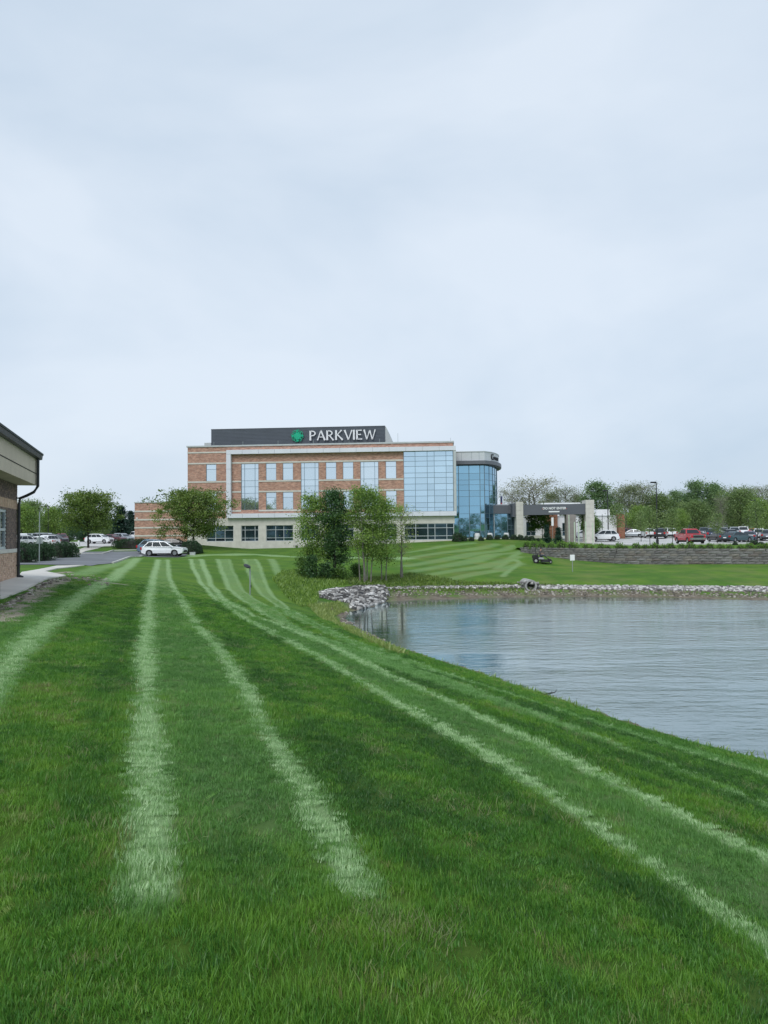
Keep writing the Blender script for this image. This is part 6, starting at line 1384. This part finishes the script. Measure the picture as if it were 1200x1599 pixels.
for a, b, dn, sc in [(2.0,4.2,330,.95),(4.2,7,230,1.05),(7,11,140,1.2),(11,17,80,1.45),(17,26,42,1.9),(26,34,20,2.3),(34,44,11,2.4)]: pts.append(ring(a, b, dn, sc))
P = np.vstack(pts); sd_ = sdist(P[:,0], P[:,1], SH); P = P[sd_ > .12]
WK = np.array(walk); P = P[sdist(P[:,0], P[:,1], WK) > .08]; P = P[~((P[:,0] < -9) & (sdist(P[:,0], P[:,1], np.array(road)) < .1))]
dd = dirt(P[:,0], P[:,1]); P = P[r.random(len(P)) > dd*.85]
P = P[~((P[:,0]-cnr.x)*VP.y-(P[:,1]-cnr.y)*VP.x < .35)] if True else P
x, y, sc = P.T; z = ground(x, y); n = len(P); st_ = stripes(x, y); pa = patch(x, y)
st_ = np.clip(st_*(.75+.5*r.random(n)), 0, 1)*np.where(r.random(n) < .12, .3, 1)
lean = np.abs(r.normal(0, .22, n))
rot = np.stack([r.normal(0, .16, n)-.35*st_, r.normal(0, .16, n), r.random(n)*0], 1)
tone = np.clip(.44+.42*pa+.12*np.sin(5*x+7*y)-.34*beside(x, y)+r.normal(0, .17, n)+(r.random(n) < .025)*.5, 0, 1)  # track-side shade is subtracted from blade tone
big = pa+.5*np.sin(x*4.1+y*3.3)+r.normal(0,.5,n)
hs_ = (1+.3*np.clip(big, -1, 1.2))*np.where(st_ > .55, .85, 1)
far_ = sm((np.hypot(x, y)-18)/26); sc = sc*(1-.35*far_)
me = bpy.data.meshes.new('grass'); me.vertices.add(n); me.vertices.foreach_set('co', np.column_stack([x, y, z]).astype(np.float32).ravel())
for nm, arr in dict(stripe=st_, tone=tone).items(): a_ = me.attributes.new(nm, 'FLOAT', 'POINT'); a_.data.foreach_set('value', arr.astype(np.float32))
a_ = me.attributes.new('rot', 'FLOAT_VECTOR', 'POINT'); a_.data.foreach_set('vector', rot.astype(np.float32).ravel())
a_ = me.attributes.new('scl', 'FLOAT_VECTOR', 'POINT'); a_.data.foreach_set('vector', np.column_stack([sc, sc, sc**.3*hs_*(1-.72*far_)]).astype(np.float32).ravel())
a_ = me.attributes.new('spin', 'FLOAT', 'POINT'); a_.data.foreach_set('value', (r.random(n)*6.28).astype(np.float32))
dry = .6*np.sin(1.9*x+2.3*y+np.sin(3*x))+.5*np.sin(3.7*y-1.3*x+2)+r.normal(0,.45,n)+.35*sm((4.2-y)/1.5)
pick = np.where(big > .9, r.integers(6, 8, n), r.integers(0, 6, n)); pick = np.where((dry > 1.0) & (st_ < .3) & (r.random(n) < .3), r.integers(8, 10, n), pick); a_ = me.attributes.new('pick', 'INT', 'POINT'); a_.data.foreach_set('value', pick.astype(np.int32))
go = link('lawn_grass', me, kind='stuff', label='short mown grass blades covering the near lawn')
ng = bpy.data.node_groups.new('grass_scatter', 'GeometryNodeTree'); ng.interface.new_socket('Geometry', in_out='INPUT', socket_type='NodeSocketGeometry'); ng.interface.new_socket('Geometry', in_out='OUTPUT', socket_type='NodeSocketGeometry')
N = ng.nodes.new; gi = N('NodeGroupInput'); gout = N('NodeGroupOutput'); ci = N('GeometryNodeCollectionInfo'); ci.inputs['Collection'].default_value = tufts; ci.inputs['Separate Children'].default_value = True; ci.inputs['Reset Children'].default_value = True
ip = N('GeometryNodeInstanceOnPoints'); ip.inputs['Pick Instance'].default_value = True
def na_(name, typ): x_ = N('GeometryNodeInputNamedAttribute'); x_.data_type = typ; x_.inputs['Name'].default_value = name; return x_.outputs[0]
ng.links.new(gi.outputs[0], ip.inputs['Points']); ng.links.new(ci.outputs[0], ip.inputs['Instance']); ng.links.new(na_('pick','INT'), ip.inputs['Instance Index'])
ng.links.new(na_('scl','FLOAT_VECTOR'), ip.inputs['Scale'])
cb = N('ShaderNodeCombineXYZ'); ng.links.new(na_('spin','FLOAT'), cb.inputs[2])
e1 = N('FunctionNodeEulerToRotation'); e2 = N('FunctionNodeEulerToRotation'); rr2 = N('FunctionNodeRotateRotation'); ng.links.new(cb.outputs[0], e1.inputs[0]); ng.links.new(na_('rot','FLOAT_VECTOR'), e2.inputs[0]); ng.links.new(e1.outputs[0], rr2.inputs[0]); ng.links.new(e2.outputs[0], rr2.inputs[1]); rr2.rotation_space = 'GLOBAL'
ng.links.new(rr2.outputs[0], ip.inputs['Rotation']); ng.links.new(ip.outputs[0], gout.inputs[0])
md = go.modifiers.new('scatter', 'NODES'); md.node_group = ng
print('grass tufts', n)
